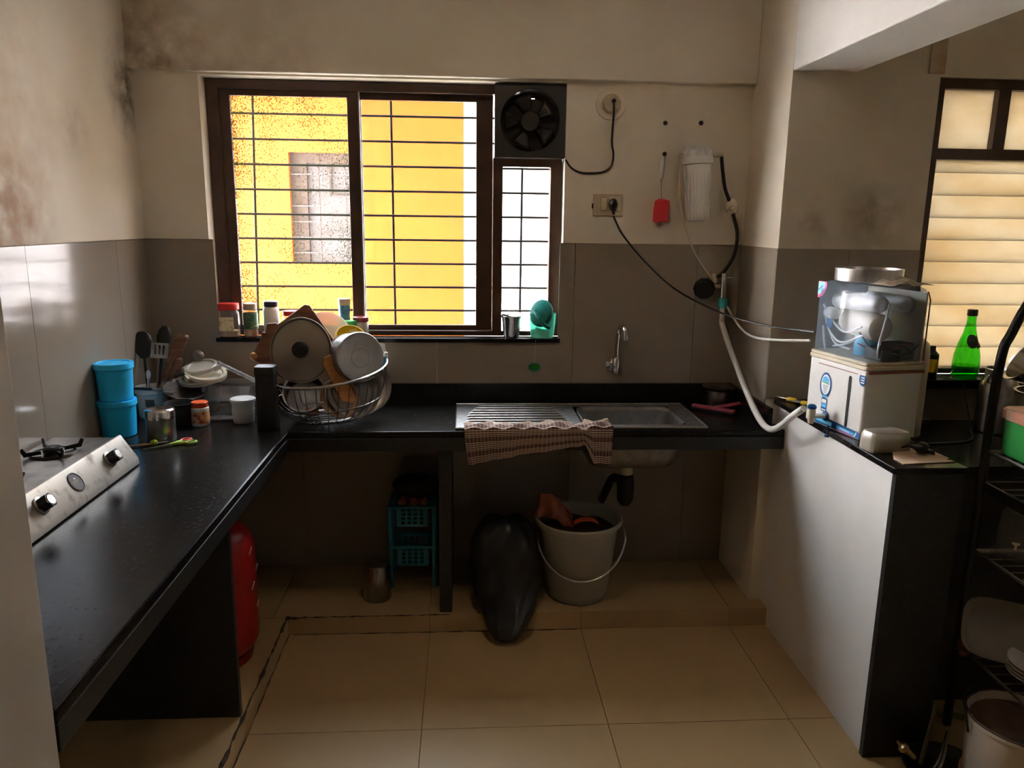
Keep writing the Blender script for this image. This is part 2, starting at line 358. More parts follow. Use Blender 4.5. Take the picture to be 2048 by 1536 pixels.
class G:
    def __init__(s): s.bm = bmesh.new()
    def box(s, a, b, M=None):
        vs = []
        for z in (a[2], b[2]):
            for x, y in ((a[0], a[1]), (b[0], a[1]), (b[0], b[1]), (a[0], b[1])):
                p = V((x, y, z)); vs.append(s.bm.verts.new(M @ p if M else p))
        for f in ((0, 3, 2, 1), (4, 5, 6, 7), (0, 1, 5, 4), (1, 2, 6, 5), (2, 3, 7, 6), (3, 0, 4, 7)):
            s.bm.faces.new([vs[i] for i in f])
        return s
    def cbox(s, c, d, M=None):
        return s.box([c[i]-d[i]/2 for i in range(3)], [c[i]+d[i]/2 for i in range(3)], M)
    def lathe(s, prof, seg=28, M=None, squash=(1, 1)):
        rings = []
        for r, z in prof:
            if r < 1e-6:
                p = V((0, 0, z)); rings.append([s.bm.verts.new(M @ p if M else p)])
            else:
                ring = []
                for i in range(seg):
                    a = 2*pi*i/seg; p = V((r*math.cos(a)*squash[0], r*math.sin(a)*squash[1], z))
                    ring.append(s.bm.verts.new(M @ p if M else p))
                rings.append(ring)
        for A, B in zip(rings, rings[1:]):
            if len(A) == 1 and len(B) == 1: continue
            for i in range(seg):
                j = (i+1) % seg
                if len(A) == 1: s.bm.faces.new((A[0], B[j], B[i]))
                elif len(B) == 1: s.bm.faces.new((A[i], A[j], B[0]))
                else: s.bm.faces.new((A[i], A[j], B[j], B[i]))
        return s
    def tube(s, pts, r, seg=8, closed=False, M=None, caps=True):
        pts = [V(p) for p in pts]; N = len(pts)
        rr = r if isinstance(r, (list, tuple)) else [r]*N
        tang = []
        for i in range(N):
            if closed: t = pts[(i+1) % N] - pts[i-1]
            else: t = pts[min(i+1, N-1)] - pts[max(i-1, 0)]
            tang.append(t.normalized() if t.length > 1e-9 else V((0, 0, 1)))
        up = V((0, 0, 1)) if abs(tang[0].z) < 0.9 else V((1, 0, 0))
        nrm = (up - tang[0]*up.dot(tang[0])).normalized(); rings = []
        for i in range(N):
            nrm = (nrm - tang[i]*nrm.dot(tang[i]))
            nrm = nrm.normalized() if nrm.length > 1e-6 else tang[i].orthogonal().normalized()
            bn = tang[i].cross(nrm); ring = []
            for k in range(seg):
                a = 2*pi*k/seg; p = pts[i] + (nrm*math.cos(a) + bn*math.sin(a))*rr[i]
                ring.append(s.bm.verts.new(M @ p if M else p))
            rings.append(ring)
        for i in range(N if closed else N-1):
            A, B = rings[i], rings[(i+1) % N]
            for k in range(seg):
                j = (k+1) % seg; s.bm.faces.new((A[k], A[j], B[j], B[k]))
        if caps and not closed:
            s.bm.faces.new(rings[0][::-1]); s.bm.faces.new(rings[-1])
        return s
    def rod(s, a, b, r, seg=10, r2=None):
        return s.tube([a, b], [r, r if r2 is None else r2], seg)
    def ring(s, c, R, r, seg=36, tseg=8, M=None, squash=1.0, tilt=None):
        pts = []
        for i in range(seg):
            a = 2*pi*i/seg; p = V((c[0]+R*math.cos(a), c[1]+R*squash*math.sin(a), c[2]))
            if tilt: p.z += tilt(p.x-c[0], p.y-c[1])
            pts.append(p)
        return s.tube(pts, r, tseg, True, M)
    def prism(s, poly, h0, h1, M=None):
        A = [s.bm.verts.new((M @ V((x, y, h0))) if M else V((x, y, h0))) for x, y in poly]
        B = [s.bm.verts.new((M @ V((x, y, h1))) if M else V((x, y, h1))) for x, y in poly]
        s.bm.faces.new(A[::-1]); s.bm.faces.new(B)
        n = len(poly)
        for i in range(n):
            j = (i+1) % n; s.bm.faces.new((A[i], A[j], B[j], B[i]))
        return s
    def plate(s, us, vs, t0, t1, skip=(), axes='xz', M=None):
        """slab on a grid with cells left out; axes say which world axes u and v are"""
        nu, nv = len(us)-1, len(vs)-1
        third = ({'x', 'y', 'z'} - set(axes)).pop()
        cache = {}
        def vert(i, j, k):
            if (i, j, k) not in cache:
                d = {axes[0]: us[i], axes[1]: vs[j], third: (t0, t1)[k]}
                p = V((d['x'], d['y'], d['z'])); cache[(i, j, k)] = s.bm.verts.new(M @ p if M else p)
            return cache[(i, j, k)]
        on = lambda i, j: 0 <= i < nu and 0 <= j < nv and (i, j) not in skip
        for i in range(nu):
            for j in range(nv):
                if not on(i, j): continue
                for k in (0, 1):
                    s.bm.faces.new([vert(i, j, k), vert(i+1, j, k), vert(i+1, j+1, k), vert(i, j+1, k)])
                if not on(i-1, j): s.bm.faces.new([vert(i, j, 0), vert(i, j+1, 0), vert(i, j+1, 1), vert(i, j, 1)])
                if not on(i+1, j): s.bm.faces.new([vert(i+1, j, 0), vert(i+1, j+1, 0), vert(i+1, j+1, 1), vert(i+1, j, 1)])
                if not on(i, j-1): s.bm.faces.new([vert(i, j, 0), vert(i+1, j, 0), vert(i+1, j, 1), vert(i, j, 1)])
                if not on(i, j+1): s.bm.faces.new([vert(i, j+1, 0), vert(i+1, j+1, 0), vert(i+1, j+1, 1), vert(i, j+1, 1)])
        return s
    def sheet(s, fn, nu, nv, uv=False):
        g = [[s.bm.verts.new(V(fn(i/nu, j/nv))) for j in range(nv+1)] for i in range(nu+1)]
        lay = s.bm.loops.layers.uv.new('UVMap') if uv else None
        for i in range(nu):
            for j in range(nv):
                f = s.bm.faces.new((g[i][j], g[i+1][j], g[i+1][j+1], g[i][j+1]))
                if uv:
                    for l, (a, b) in zip(f.loops, ((i, j), (i+1, j), (i+1, j+1), (i, j+1))): l[lay].uv = (a/nu, b/nv)
        return s
    def ball(s, c, r, M=None, seg=14, sq=(1, 1, 1)):
        prof = [(r*math.sin(pi*i/8), -r*math.cos(pi*i/8)) for i in range(9)]
        prof[0] = (0, -r); prof[-1] = (0, r)
        T = Matrix.Translation(V(c)) @ Matrix.Diagonal((*sq, 1))
        return s.lathe(prof, seg, (M @ T) if M else T)
    def lumps(s, amt, scale):
        for v in s.bm.verts:
            d = noise.noise_vector(v.co*scale); v.co += d*amt
        return s
    def build(s, name, material, parent=None, bevel=0.0, solid=0.0, sub=0, sharp=40):
        bmesh.ops.recalc_face_normals(s.bm, faces=s.bm.faces)
        me = bpy.data.meshes.new(name); s.bm.to_mesh(me); s.bm.free()
        me.materials.append(P[material] if isinstance(material, str) else material)
        me.polygons.foreach_set('use_smooth', [True]*len(me.polygons))
        me.set_sharp_from_angle(angle=math.radians(sharp))
        o = bpy.data.objects.new(name, me); COL.objects.link(o)
        if parent: o.parent = parent
        if solid:
            m = o.modifiers.new('thickness', 'SOLIDIFY'); m.thickness = solid; m.offset = 0
        if bevel:
            m = o.modifiers.new('bevel', 'BEVEL'); m.width = bevel; m.segments = 2; m.limit_method = 'ANGLE'; m.angle_limit = math.radians(50)
        if sub:
            m = o.modifiers.new('smooth', 'SUBSURF'); m.levels = sub; m.render_levels = sub
        return o

def thing(name, label, cat, loc=(0, 0, 0), rot=(0, 0, 0), group=None):
    o = bpy.data.objects.new(name, None); COL.objects.link(o)
    o.empty_display_size = 0.05; o.location = loc; o.rotation_euler = rot
    o['label'] = label; o['category'] = cat
    if group: o['group'] = group
    return o
def tag(o, label, cat, group=None):
    o['label'] = label; o['category'] = cat
    if group: o['group'] = group
    return o
def struct(o, label=None):
    o['kind'] = 'structure'
    if label: o['label'] = label
    return o

def cyl_prof(r, h, t=None, r_top=None, z=0.0):
    """open cup (t = wall) or solid cylinder"""
    rt = r if r_top is None else r_top
    if t is None: return [(0, z), (r*.96, z), (r, z+.003), (rt, z+h-.003), (rt*.96, z+h), (0, z+h)]
    return [(0, z), (r*.97, z), (r, z+.003), (rt, z+h), (rt-t, z+h), (r-t, z+t), (0, z+t)]

XL, XR, XP = -1.285, 1.173, 1.22
ZC = 0.825
ZP = 0.0755
ZT = 1.502
ZS = 0.907
ZSLAB = 0.925
CH = 2.75

# ------------------------------------------------------------------ room shell
# back wall with the window opening
def wb():
    o = struct(G().plate([-1.45, -1.025, 0.412, XR+0.10], [0, 1.083, 2.128, CH], 0.0, 0.15, skip={(1, 1)}).build('wall_back', 'plaster'))
    G().plate([-1.285, -1.025, 0.412, XR], [ZT, 2.128, 2.14], -0.012, -0.0005, skip={(1, 0)}).build('plaster_coat', 'plaster', o)
    cuts = [-1.285, -0.692, -0.113, 0.465, 0.985, 1.172]
    for a, b in zip(cuts, cuts[1:]):
        a2, b2 = a + .0012, b - .0012
        z0, z1 = ZS - .01, ZT - .001
        us = sorted({a2, b2} | {x for x in (-1.010, 0.401) if a2 < x < b2})
        skip = {(i, 1) for i in range(len(us)-1) if us[i] >= -1.011 and us[i+1] <= 0.402}
        vs = [z0, 1.0825, z1] if skip else [z0, z1]
        G().plate(us, vs, -0.008, -0.0005, skip).build('tile', 'tile', o)
    for a, b in zip([-1.285, -.692, -.113, .465, .985], [-.692, -.113, .465, .985, 1.172]):
        G().box((a+.0012, -0.008, ZP+.001), (b-.0012, -0.0005, ZC-.03)).build('tile', 'tile', o)
    return o
wall_back = wb()
beam_back = struct(G().box((-1.285, -0.05, 2.135), (XR, -0.0005, CH)).build('trim_1', 'plaster_beam', bevel=.004), 'plastered lintel beam across the back wall above the window')

# left wall, tiled dado
wl = struct(G().box((-1.45, -2.11, 0), (XL, 0.0, CH)).build('wall_left', 'plaster_left'))
G().box((XL+.0005, -2.11, ZT), (XL+.010, -0.0, CH)).build('plaster_coat', 'plaster_left', wl)
for a, b in ((-2.109, -1.472), (-1.470, -0.872), (-0.870, -0.272), (-0.270, -0.009)):
    G().box((XL+.0005, a, ZC+.001), (XL+.007, b, ZT-.003)).build('tile', 'tile', wl)

# end of the wall beside the cooking counter (nearest the viewer, left)
wj = struct(G().box((-3.0, -2.36, 0), (-0.643, -2.112, CH)).build('wall_entrance', 'grey_paint', bevel=.004))

# column and the wall with the utility window
wr = struct(G().plate([1.28, 1.722, 2.56, 2.75], [0, 1.0, 2.118, CH], -0.386, -0.25, skip={(1, 1)}).build('wall_right', 'plaster_right'))
G().box((XR, -0.386, 0), (1.28, 0.06, CH)).build('column', 'plaster_right', wr)
G().box((XR-.005, -0.386, ZS-.01), (XR-.0005, -0.009, ZT-.002)).build('tile', 'tile', wr)
G().box((XR-.004, -0.392, ZSLAB), (1.445, -0.3865, ZT-.002)).build('tile', 'tile', wr)
G().box((1.4474, -0.392, ZSLAB), (1.721, -0.3865, ZT-.002)).build('tile', 'tile', wr)
for a, b in ((1.7, 2.22), (2.222, 2.75)):
    G().box((a, -0.392, 0.84), (b, -0.3865, 0.975)).build('tile', 'tile', wr)
wu = struct(G().box((2.6, -2.5, 0), (2.75, -0.386, CH)).build('wall_utility', 'plaster'))
beam_right = struct(G().box((XR, -3.6, 2.125), (1.41, -0.3865, CH)).build('trim_2', 'white_paint', bevel=.004), 'white beam running from the column towards the viewer')
ceiling = struct(G().box((-3.2, -6.2, CH), (3.2, 0.15, CH+.12)).build('ceiling', 'white_paint'))

# rest of the flat behind the viewer: dining room 
struct(G().box((-3.15, -6.2, 0), (-3.0, -2.36, CH)).build('wall_dining_left', 'white_paint'))
struct(G().box((-3.0, -6.2, 0), (3.2, -6.05, CH)).build('wall_front', 'white_paint'))
struct(G().box((3.05, -6.05, 0), (3.2, -2.5, CH)).build('wall_dining_right', 'white_paint'))
struct(G().box((2.75, -2.5, 0), (3.2, -2.35, CH)).build('wall_return', 'white_paint'))

cl_ = thing('fill_lamp_fitting', 'round white fitting of the added fill lamp, out of view above the kitchen', 'lamp', (FILL_LAMP_AT[0], FILL_LAMP_AT[1], CH))  # fitting invented to carry the added lamp
G().lathe([(0, 0), (.20, 0), (.20, -.05), (.185, -.075), (.178, -.075), (.178, -.06), (0, -.06)], 40).build('housing', 'white_pl', cl_)

# floor: tiles laid with open joints on a dark bed
floor = struct(G().box((-3.2, -6.2, -0.12), (3.2, 0.15, -0.006)).build('floor', 'grout'))
fx = [-0.734, -0.134, 0.466, 1.066, 1.666, 2.266, 2.6]
fy = [-0.457, -1.053, -1.653, -2.253, -2.853, -3.453]
for i in range(len(fx)-1):
    for j in range(len(fy)-1):
        y1, y0 = fy[j], fy[j+1]
        x0, x1 = fx[i], fx[i+1]
        G().box((x0+.0012, y0+.0012, -0.006), (x1-.0012, y1-.0012, 0.0)).build('tile', 'floor', floor)
G().box((-3.0, -6.05, -0.006), (3.05, -3.456, 0.0)).build('dining_floor', 'floor', floor)
G().box((-3.0, -3.453, -0.006), (-0.737, -2.36, 0.0)).build('dining_floor', 'floor', floor)
# raised plinth under the counters
pf = G().plate([XL, -0.684, XP], [-2.11, -0.457, 0.0], 0.0, 0.066, skip={(1, 0)}, axes='xy').build('plinth', 'grout', floor)
for a, b in ((-1.285, -0.737), (-0.734, -0.134), (-0.134, 0.466), (0.466, 1.066), (1.066, XP)):
    G().box((a+.001, -0.4605, 0.002), (b-.001, -0.004, ZP)).build('tile', 'floor', pf)
for a, b in ((-1.053, -0.464), (-1.653, -1.053), (-2.11, -1.653)):
    G().box((XL+.001, a+.001, 0.002), (-0.6805, b-.001, ZP)).build('tile', 'floor', pf)
# old sealant along the plinth edges
g = G()
def seal(p, q, w, n):
    pts, rr = [], []
    for i in range(n+1):
        t = i/n; pts.append(V(p).lerp(V(q), t) + V((random.uniform(-1, 1)*.002, random.uniform(-1, 1)*.002, 0)))
        rr.append(w*random.choice((.35, .6, 1, 1.5, .9)))
    g.tube(pts, rr, 5)
seal((-0.682, -2.05, ZP), (-0.682, -0.47, ZP), .0048, 70)
seal((-0.682, -0.463, ZP-.001), (-0.05, -0.461, ZP-.001), .0022, 46)
seal((-0.678, -2.05, .001), (-0.678, -0.464, .001), .0016, 40)
seal((-0.66, -0.4625, .001), (0.45, -0.4625, .001), .0016, 40)
seal((-0.684, -0.464, ZP), (-0.640, -0.462, ZP-.004), .006, 8)
g.build('sealant', 'grime', pf)

# half-height partition: masonry, granite top and end
wp = struct(G().box((XP, -1.226, 0), (1.40, -0.387, ZSLAB-.02)).build('wall_partition', 'white_paint'))
G().box((1.203, -1.250, ZSLAB-.0195), (1.418, -0.393, ZSLAB)).build('granite_top', 'granite', wp, bevel=.002)
G().box((1.212, -1.246, 0.001), (1.412, -1.2265, ZSLAB-.02)).build('granite_end', 'granite_m', wp)

# ------------------------------------------------------------------ kitchen window
w1 = struct(G().plate([-1.022, -0.975, 0.123, 0.163, 0.363, 0.409], [1.101, 1.122, 1.808, 1.843, 2.09, 2.126], 0.062, 0.128,
    skip={(1, 1), (1, 2), (1, 3), (3, 1), (2, 3), (3, 3), (4, 3)}).build('window_1', 'frame', bevel=.002))
def sash(name, x0, x1, z0, z1, gx0, gx1, gz0, gz1, y0, y1, pane):
    o = G().plate([x0, gx0, gx1, x1], [z0, gz0, gz1, z1], y0, y1, skip={(1, 1)}).build(name, 'frame', w1, bevel=.002)
    G().box((gx0-.006, (y0+y1)/2-.002, gz0-.006), (gx1+.006, (y0+y1)/2+.002, gz1+.006)).build('pane', pane, o)
sash('sliding_sash', -0.974, -0.420, 1.1225, 2.0895, -0.934, -0.470, 1.142, 2.066, 0.070, 0.092, 'glass_dirty')
sash('sliding_sash', -0.470, 0.122, 1.1225, 2.0895, -0.418, 0.053, 1.142, 2.064, 0.098, 0.120, 'glass_clear')
G().box((-0.424, 0.060, 1.123), (-0.418, 0.0705, 2.089)).build('interlock', 'steel_d', w1)
G().box((0.157, 0.093, 1.116), (0.369, 0.097, 1.814)).build('pane', 'glass_clear', w1)
G().box((-1.022, -0.018, 1.0835), (0.409, 0.064, 1.1005)).build('granite_sill', 'granite', w1, bevel=.002)

grille = thing('window_grille', 'grey iron bar grille fixed outside the kitchen window', 'grille')
hz = None
for k in range(11):
    z = 2.010 - .102*k + .0005*k
    if z < 1.11: continue
    if hz is None:
        hz = G().tube([(-1.02, 0.165, 0), (0.408, 0.165, 0)], .0048, 6).build('bar', 'grille_iron', grille); hz.location.z = z
    else:
        c = hz.copy(); COL.objects.link(c); c.parent = grille; c.location.z = z
for x0, x1 in ((-0.868, -0.898), (-0.303, -0.301), (0.252, 0.250)):
    G().tube([(x0, 0.175, 2.12), (x1, 0.175, 1.09)], .0052, 6).build('bar', 'grille_iron', grille)

# exhaust fan in the top right corner of the window
fan = thing('exhaust_fan', 'dark square exhaust fan filling the top right corner of the window', 'fan', (0.268, 0.0, 1.982))
fw = 0.142
g = G(); n = 40; rr = 0.122
outer = []
for i in range(n):
    a = 2*pi*i/n; c, s_ = math.cos(a), math.sin(a); k = fw/max(abs(c), abs(s_)); outer.append((c*k, s_*k))
inner = [(rr*math.cos(2*pi*i/n), rr*math.sin(2*pi*i/n)) for i in range(n)]
bm = g.bm
A = [bm.verts.new((x, -.004, z)) for x, z in outer]; B = [bm.verts.new((x, -.008, z)) for x, z in inner]
Cc = [bm.verts.new((x*.93, .050, z*.93)) for x, z in inner]; D = [bm.verts.new((x, .060, z)) for x, z in outer]
for i in range(n):
    j = (i+1) % n
    bm.faces.new((A[i], A[j], B[j], B[i])); bm.faces.new((B[i], B[j], Cc[j], Cc[i])); bm.faces.new((A[j], A[i], D[i], D[j])); bm.faces.new((D[j], D[i], Cc[i], Cc[j]))
g.build('housing', 'fan', fan)
g = G(); g.lathe([(0, -.002), (.036, -.002), (.040, .004), (.040, .03), (0, .03)], 30, at((0, .004, 0), (0, 1, 0))); g.build('hub', 'fan', fan)
for k in range(5):
    a0 = 2*pi*k/5 + 1.88
    def bl(u, v, a0=a0):
        r = .038 + u*.068; w = (.34+.30*u); a = a0 + (v-.5)*2*w*.62
        return (r*math.cos(a), .022 + (v-.5)*.020, r*math.sin(a))
    G().sheet(bl, 4, 5).build('blade', 'fan_dk', fan, solid=.002)
for k in range(5):
    z = -.094 + k*.0405
    h = min(.135, math.sqrt(max(.125**2 - max(abs(z)-.02, 0)**2, 0)))
    G().box((-h, .0525, z-.0204), (h, .0555, z+.0204)).build('shutter_slat', 'black', fan)
G().plate([-.135, -.043, -.030, -.012, .022, .135], [.0882, .0915, .0945, .135], .0525, .0555, skip={(1, 1), (3, 1)}).build('shutter_slat', 'black', fan)
G().box((-.135, .0525, -.135), (.135, .0555, -.1142)).build('shutter_slat', 'black', fan)
g = G(); g.ring((0, 0, 0), .122, .0022, 44, 6, at((0, -.0085, 0), (0, 1, 0))); g.build('trim_ring', 'fan', fan)
g = G(); g.plate([.091, .0935, .1035, .106], [-.104, -.1015, -.0965, -.094], -.0055, -.004, skip={(1, 1)})
g.build('maker_mark', 'steel_d', fan)
g = G()
for k in range(9): g.cbox((.083+k*.004, -.0050, -.1125), (.0026, .0012, .0042))
o = g.build('maker_lettering', 'steel_d', fan); o['kind'] = 'stuff'

# ------------------------------------------------------------------ utility window with glass louvres
w2 = struct(G().plate([1.7225, 1.757, 1.966, 2.012, 2.56], [1.0205, 1.042, 1.832, 1.872, 2.081, 2.117], -0.366, -0.30,
    skip={(1, 1), (2, 1), (3, 1), (1, 3), (3, 3)}).build('window_2', 'frame', bevel=.002))
for a, b in ((1.757, 1.966), (2.012, 2.555)):
    G().box((a-.004, -0.335, 1.868), (b+.004, -0.331, 2.085)).build('pane', 'louvre', w2)
for k in range(10):
    z = 1.789 - k*.0835 + .0418
    M = Matrix.Translation((0, -0.318, z)) @ Matrix.Rotation(math.radians(-9), 4, 'X')
    G().cbox((2.155, 0, 0), (.80, .005, .0895), M).build('louvre_pane', 'louvre', w2, bevel=.001)
for x in (1.7585, 2.5525):
    G().box((x-.0012, -0.334, 1.043), (x+.0012, -0.302, 1.831)).build('louvre_rail', 'black', w2)
G().box((1.70, -0.49, 0.985), (2.58, -0.3665, 1.0195)).build('granite_sill', 'granite', w2, bevel=.002)
G().box((1.672, -0.398, 2.125), (1.728, -0.387, 2.245)).build('batten', 'ivory', w2)

# ------------------------------------------------------------------ what stands outside
SHADE_EAVE = 1.8
ground = struct(G().box((-30, 0.2, -1.2), (30, 60, -1.0)).build('ground', 'ground'))
struct(G().plate([-9.0, -3.15, 3.2, 9.0], [CH+.12, 9.0], 0.0, 0.15).build('wall_upper_shade', 'ground'))  # unseen upper storeys added to hold sky light off the yellow facade
struct(G().plate([-9.0, -3.15, 3.2, 9.0], [-3.0, CH+.12], 0.0, 0.15, skip={(1, 0)}).build('wall_outer_base', 'ground'))
bd = thing('apartment_building', 'yellow painted house wall seen through the kitchen window', 'building')
FY, TOP = 6.0, 3.0
G().plate([-2.80, -1.994, -1.276, 0.005], [-3.0, 1.066, 2.326, TOP], FY, FY+.4, skip={(1, 1)}).build('yellow_facade', 'yellow_wall', bd)
G().box((-2.95, FY-SHADE_EAVE, TOP), (5.0, FY+3.0, TOP+.12)).build('shade_roof', 'ground', bd)  # unseen roof added so its deep eave shades the yellow facade
wh = thing('white_house', 'white house wall behind the right end of the yellow one', 'building')
G().box((-1.0, 9.0, -3.0), (34.0, 12.0, 4.6)).build('facade', 'white_wall', wh)
wg = struct(G().box((3.2, 0.16, -1.0), (3.5, 6.0, 4.5)).build('wall_light_block', 'dull_brown'))  # unseen wall added to keep low side light off the left wall
bounce_house = thing('white_house', 'unseen white house added left of the yellow one to bounce sunlight indoors', 'building')
G().box((-13.0, 1.2, -1.0), (-8.0, 10.0, 5.0)).build('facade', 'white_wall', bounce_house)  # added out of view as a sunlit reflector for column and beam
wf = G().plate([-1.994, -1.808, -1.327, -1.276], [1.066, 1.085, 2.212, 2.326], FY+.08, FY+.16, skip={(1, 1)}).build('window_frame', 'ochre_frame', bd)
G().box((-1.813, FY+.13, 1.081), (-1.322, FY+.14, 2.216)).build('pane', 'pale_pane', wf)
for k in range(6):
    z = 1.187 + k*0.1786
    G().box((-1.99, FY+.05, z), (-1.279, FY+.065, z+.013)).build('bar', 'pale_pane', wf)
for x in (-1.667, -1.361):
    G().box((x-.005, FY+.07, 1.069), (x+.005, FY+.08, 2.323)).build('bar', 'ochre_frame', wf)
G().plate([-1.556, -1.531, -1.31, -1.279], [1.855, 1.877, 2.238, 2.263], FY+.10, FY+.128, skip={(1, 1)}).build('casement', 'ochre_frame', wf)

# ------------------------------------------------------------------ worktop
ct = thing('countertop', 'black granite L-shaped worktop along back and left walls', 'countertop', (0, 0, 0))
SX0, SX1, SY0, SY1 = 0.462, 0.868, -0.418, -0.105
G().plate([XL+.0075, -0.641, SX0, SX1, XR-.006, XP-.001], [-2.110, -0.484, SY0, -0.388, SY1, -0.0085], ZC-.025, ZC,
          skip={(1, 0), (2, 0), (3, 0), (4, 0), (2, 2), (2, 3), (4, 3), (4, 4)}, axes='xy').build('slab', 'granite', ct, bevel=.005)
G().plate([-0.663, -0.641, XP-.001], [-2.110, -0.484, -0.462], ZC-.076, ZC-.0255, skip={(1, 0)}, axes='xy').build('front_edge', 'granite_m', ct, bevel=.002)
G().box((XL+.0075, -0.022, ZC+.0005), (XR-.0055, -0.0085, ZS)).build('back_upstand', 'granite', ct)
G().box((XR-.024, -0.478, ZC+.0005), (XR-.0055, -0.0225, ZS)).build('side_upstand', 'granite', ct)
G().box((-0.094, -0.446, ZP+.001), (-0.046, -0.0085, ZC-.026)).build('support_panel', 'granite_m', ct)
G().box((XL+.001, -1.072, ZP+.001), (-0.690, -1.050, ZC-.026)).build('support_panel', 'granite_m', ct)

# ------------------------------------------------------------------ sink
sk = thing('kitchen_sink', 'stainless steel sink with ribbed drainboard set into the black worktop', 'sink')
g = G().plate([-0.030, SX0-.008, SX1-.008, 0.925], [-0.462, SY0+.008, SY1-.008, -0.082], ZC+.0006, ZC+.0035, skip={(1, 1)}, axes='xy')
g.build('deck', 'steel_deck', sk)
g = G(); zr = ZC+.006
g.tube([(-.030, -.462, zr), (-.030, -.082, zr), (.925, -.082, zr), (.925, -.462, zr)], .0045, 6, True); g.build('rim', 'steel', sk)
for k in range(8):
    y = -0.400 + k*.040
    a = .012 + .012*abs(k-3.5)*(k > 3); b = SX0 - .05 - (.006*k)
    g = G(); g.tube([(a, y, ZC+.002), (a+.012, y, ZC+.0055), (b-.012, y, ZC+.0055), (b, y, ZC+.002)], [.003, .0065, .0065, .003], 8)
    g.build('drain_rib', 'steel_deck', sk)
g = G()
cx, cy = (SX0+SX1)/2, (SY0+SY1)/2; hx, hy = (SX1-SX0)/2-.006, (SY1-SY0)/2-.006
rings = []
for (ins, z) in ((0, ZC+.003), (.002, ZC-.02), (.012, ZC-.14), (.03, ZC-.175), (.06, ZC-.19), (.14, ZC-.196)):
    R = .05 if ins < .1 else .02; pts = []
    for (sx, sy, a0) in ((1, 1, 0), (-1, 1, 90), (-1, -1, 180), (1, -1, 270)):
        for q in range(5):
            a = math.radians(a0 + q*22.5)
            pts.append((cx + sx*(hx-ins-R) + R*math.cos(a), cy + sy*(hy-ins-R) + R*math.sin(a), z))
    rings.append([g.bm.verts.new(p) for p in pts])
for A_, B_ in zip(rings, rings[1:]):
    for i in range(len(A_)):
        j = (i+1) % len(A_); g.bm.faces.new((A_[i], A_[j], B_[j], B_[i]))
g.bm.faces.new(rings[-1])
g.build('basin', 'steel_deck', sk, solid=.0015)
g = G(); g.lathe([(0, .0), (.035, .0), (.038, .003), (.038, .006), (0, .004)], 20, at((cx, cy, ZC-.197))); g.build('drain_strainer', 'steel_s', sk)
g = G(); g.lathe([(0, 0), (.024, 0), (.026, .004), (.026, .046), (0, .046)], 18, at((cx, cy, ZC-.246))); wt = g.build('waste_coupling', 'cream_pl', sk)
g = G(); g.lathe([(0, 0), (.02, .0), (.034, .02), (.036, .09), (.030, .125), (0, .128)], 18, at((cx, cy, ZC-.378)))
g.tube(spline([(cx-.01, cy, ZC-.30), (cx-.03, cy, ZC-.27), (cx-.045, cy+.05, ZC-.28), (cx-.05, cy+.14, ZC-.36), (cx-.05, cy+.245, ZC-.45)], 5), .017, 10)
g.build('bottle_trap', 'black_soft', sk)

# ------------------------------------------------------------------ dish cloth over the worktop edge
def towel(u, v):
    x = 0.000 + u*0.560
    x2 = x + 0.012*v*math.sin(u*9+1)
    gap = math.exp(-((u-.80)/.030)**2)
    hang = .138 - .075*u/.78 if u < .78 else .062 + .075*min(1, (u-.78)/.08)
    hang -= gap*.012
    top = .052 + .020*math.sin(u*13) + .012*math.sin(u*31+1) + (.03 if u > .3 else .03*u/.3)
    if u > .82: top += .02
    if v < .30:
        t = v/.30; y = -0.484 + top*(1-t); z = ZC + .0075 + .004*math.sin(u*47+t*5) + .009*math.sin(t*pi)*(1+math.sin(u*23))*.5 + (.004 if u < .82 else .008)
        y -= .004*t
    else:
        t = (v-.30)/.70; y = -0.4905 - .005*math.sin(u*26)*t - .010*gap - .004*math.sin(u*61)*t; z = ZC + .007 - hang*t
        if t < .08: z += .002
    if u < .04 and v > .5: x2 += .014*(v-.5)
    return (x2, y, z)
tw = G().sheet(towel, 80, 34, uv=True).build('dish_towel', 'check', None, solid=.003)
tag(tw, 'brown checked cotton dish towel hanging over the worktop front edge', 'towel')

# ------------------------------------------------------------------ taps, filter and fittings on the back wall
tp = thing('wall_faucet', 'chrome swan-neck wall faucet above the sink', 'faucet', (0.650, 0, 0.985))
g = G(); g.lathe([(0, 0), (.030, 0), (.028, .006), (.014, .012), (.014, .03), (0, .03)], 22, at((-.012, -.008, .006), (0, -1, 0))); g.build('flange', 'chrome', tp)
g = G(); g.lathe([(0, -.03), (.015, -.03), (.017, -.02), (.017, .03), (.013, .036), (0, .036)], 18, at((0, -.045, .004))); g.build('valve_body', 'chrome', tp)
g = G(); g.tube(spline([(0, -.045, .03), (0, -.047, .10), (.004, -.052, .155), (.012, -.075, .178), (.020, -.105, .165), (.022, -.112, .125)], 6), .0105, 12); g.build('spout', 'chrome', tp)

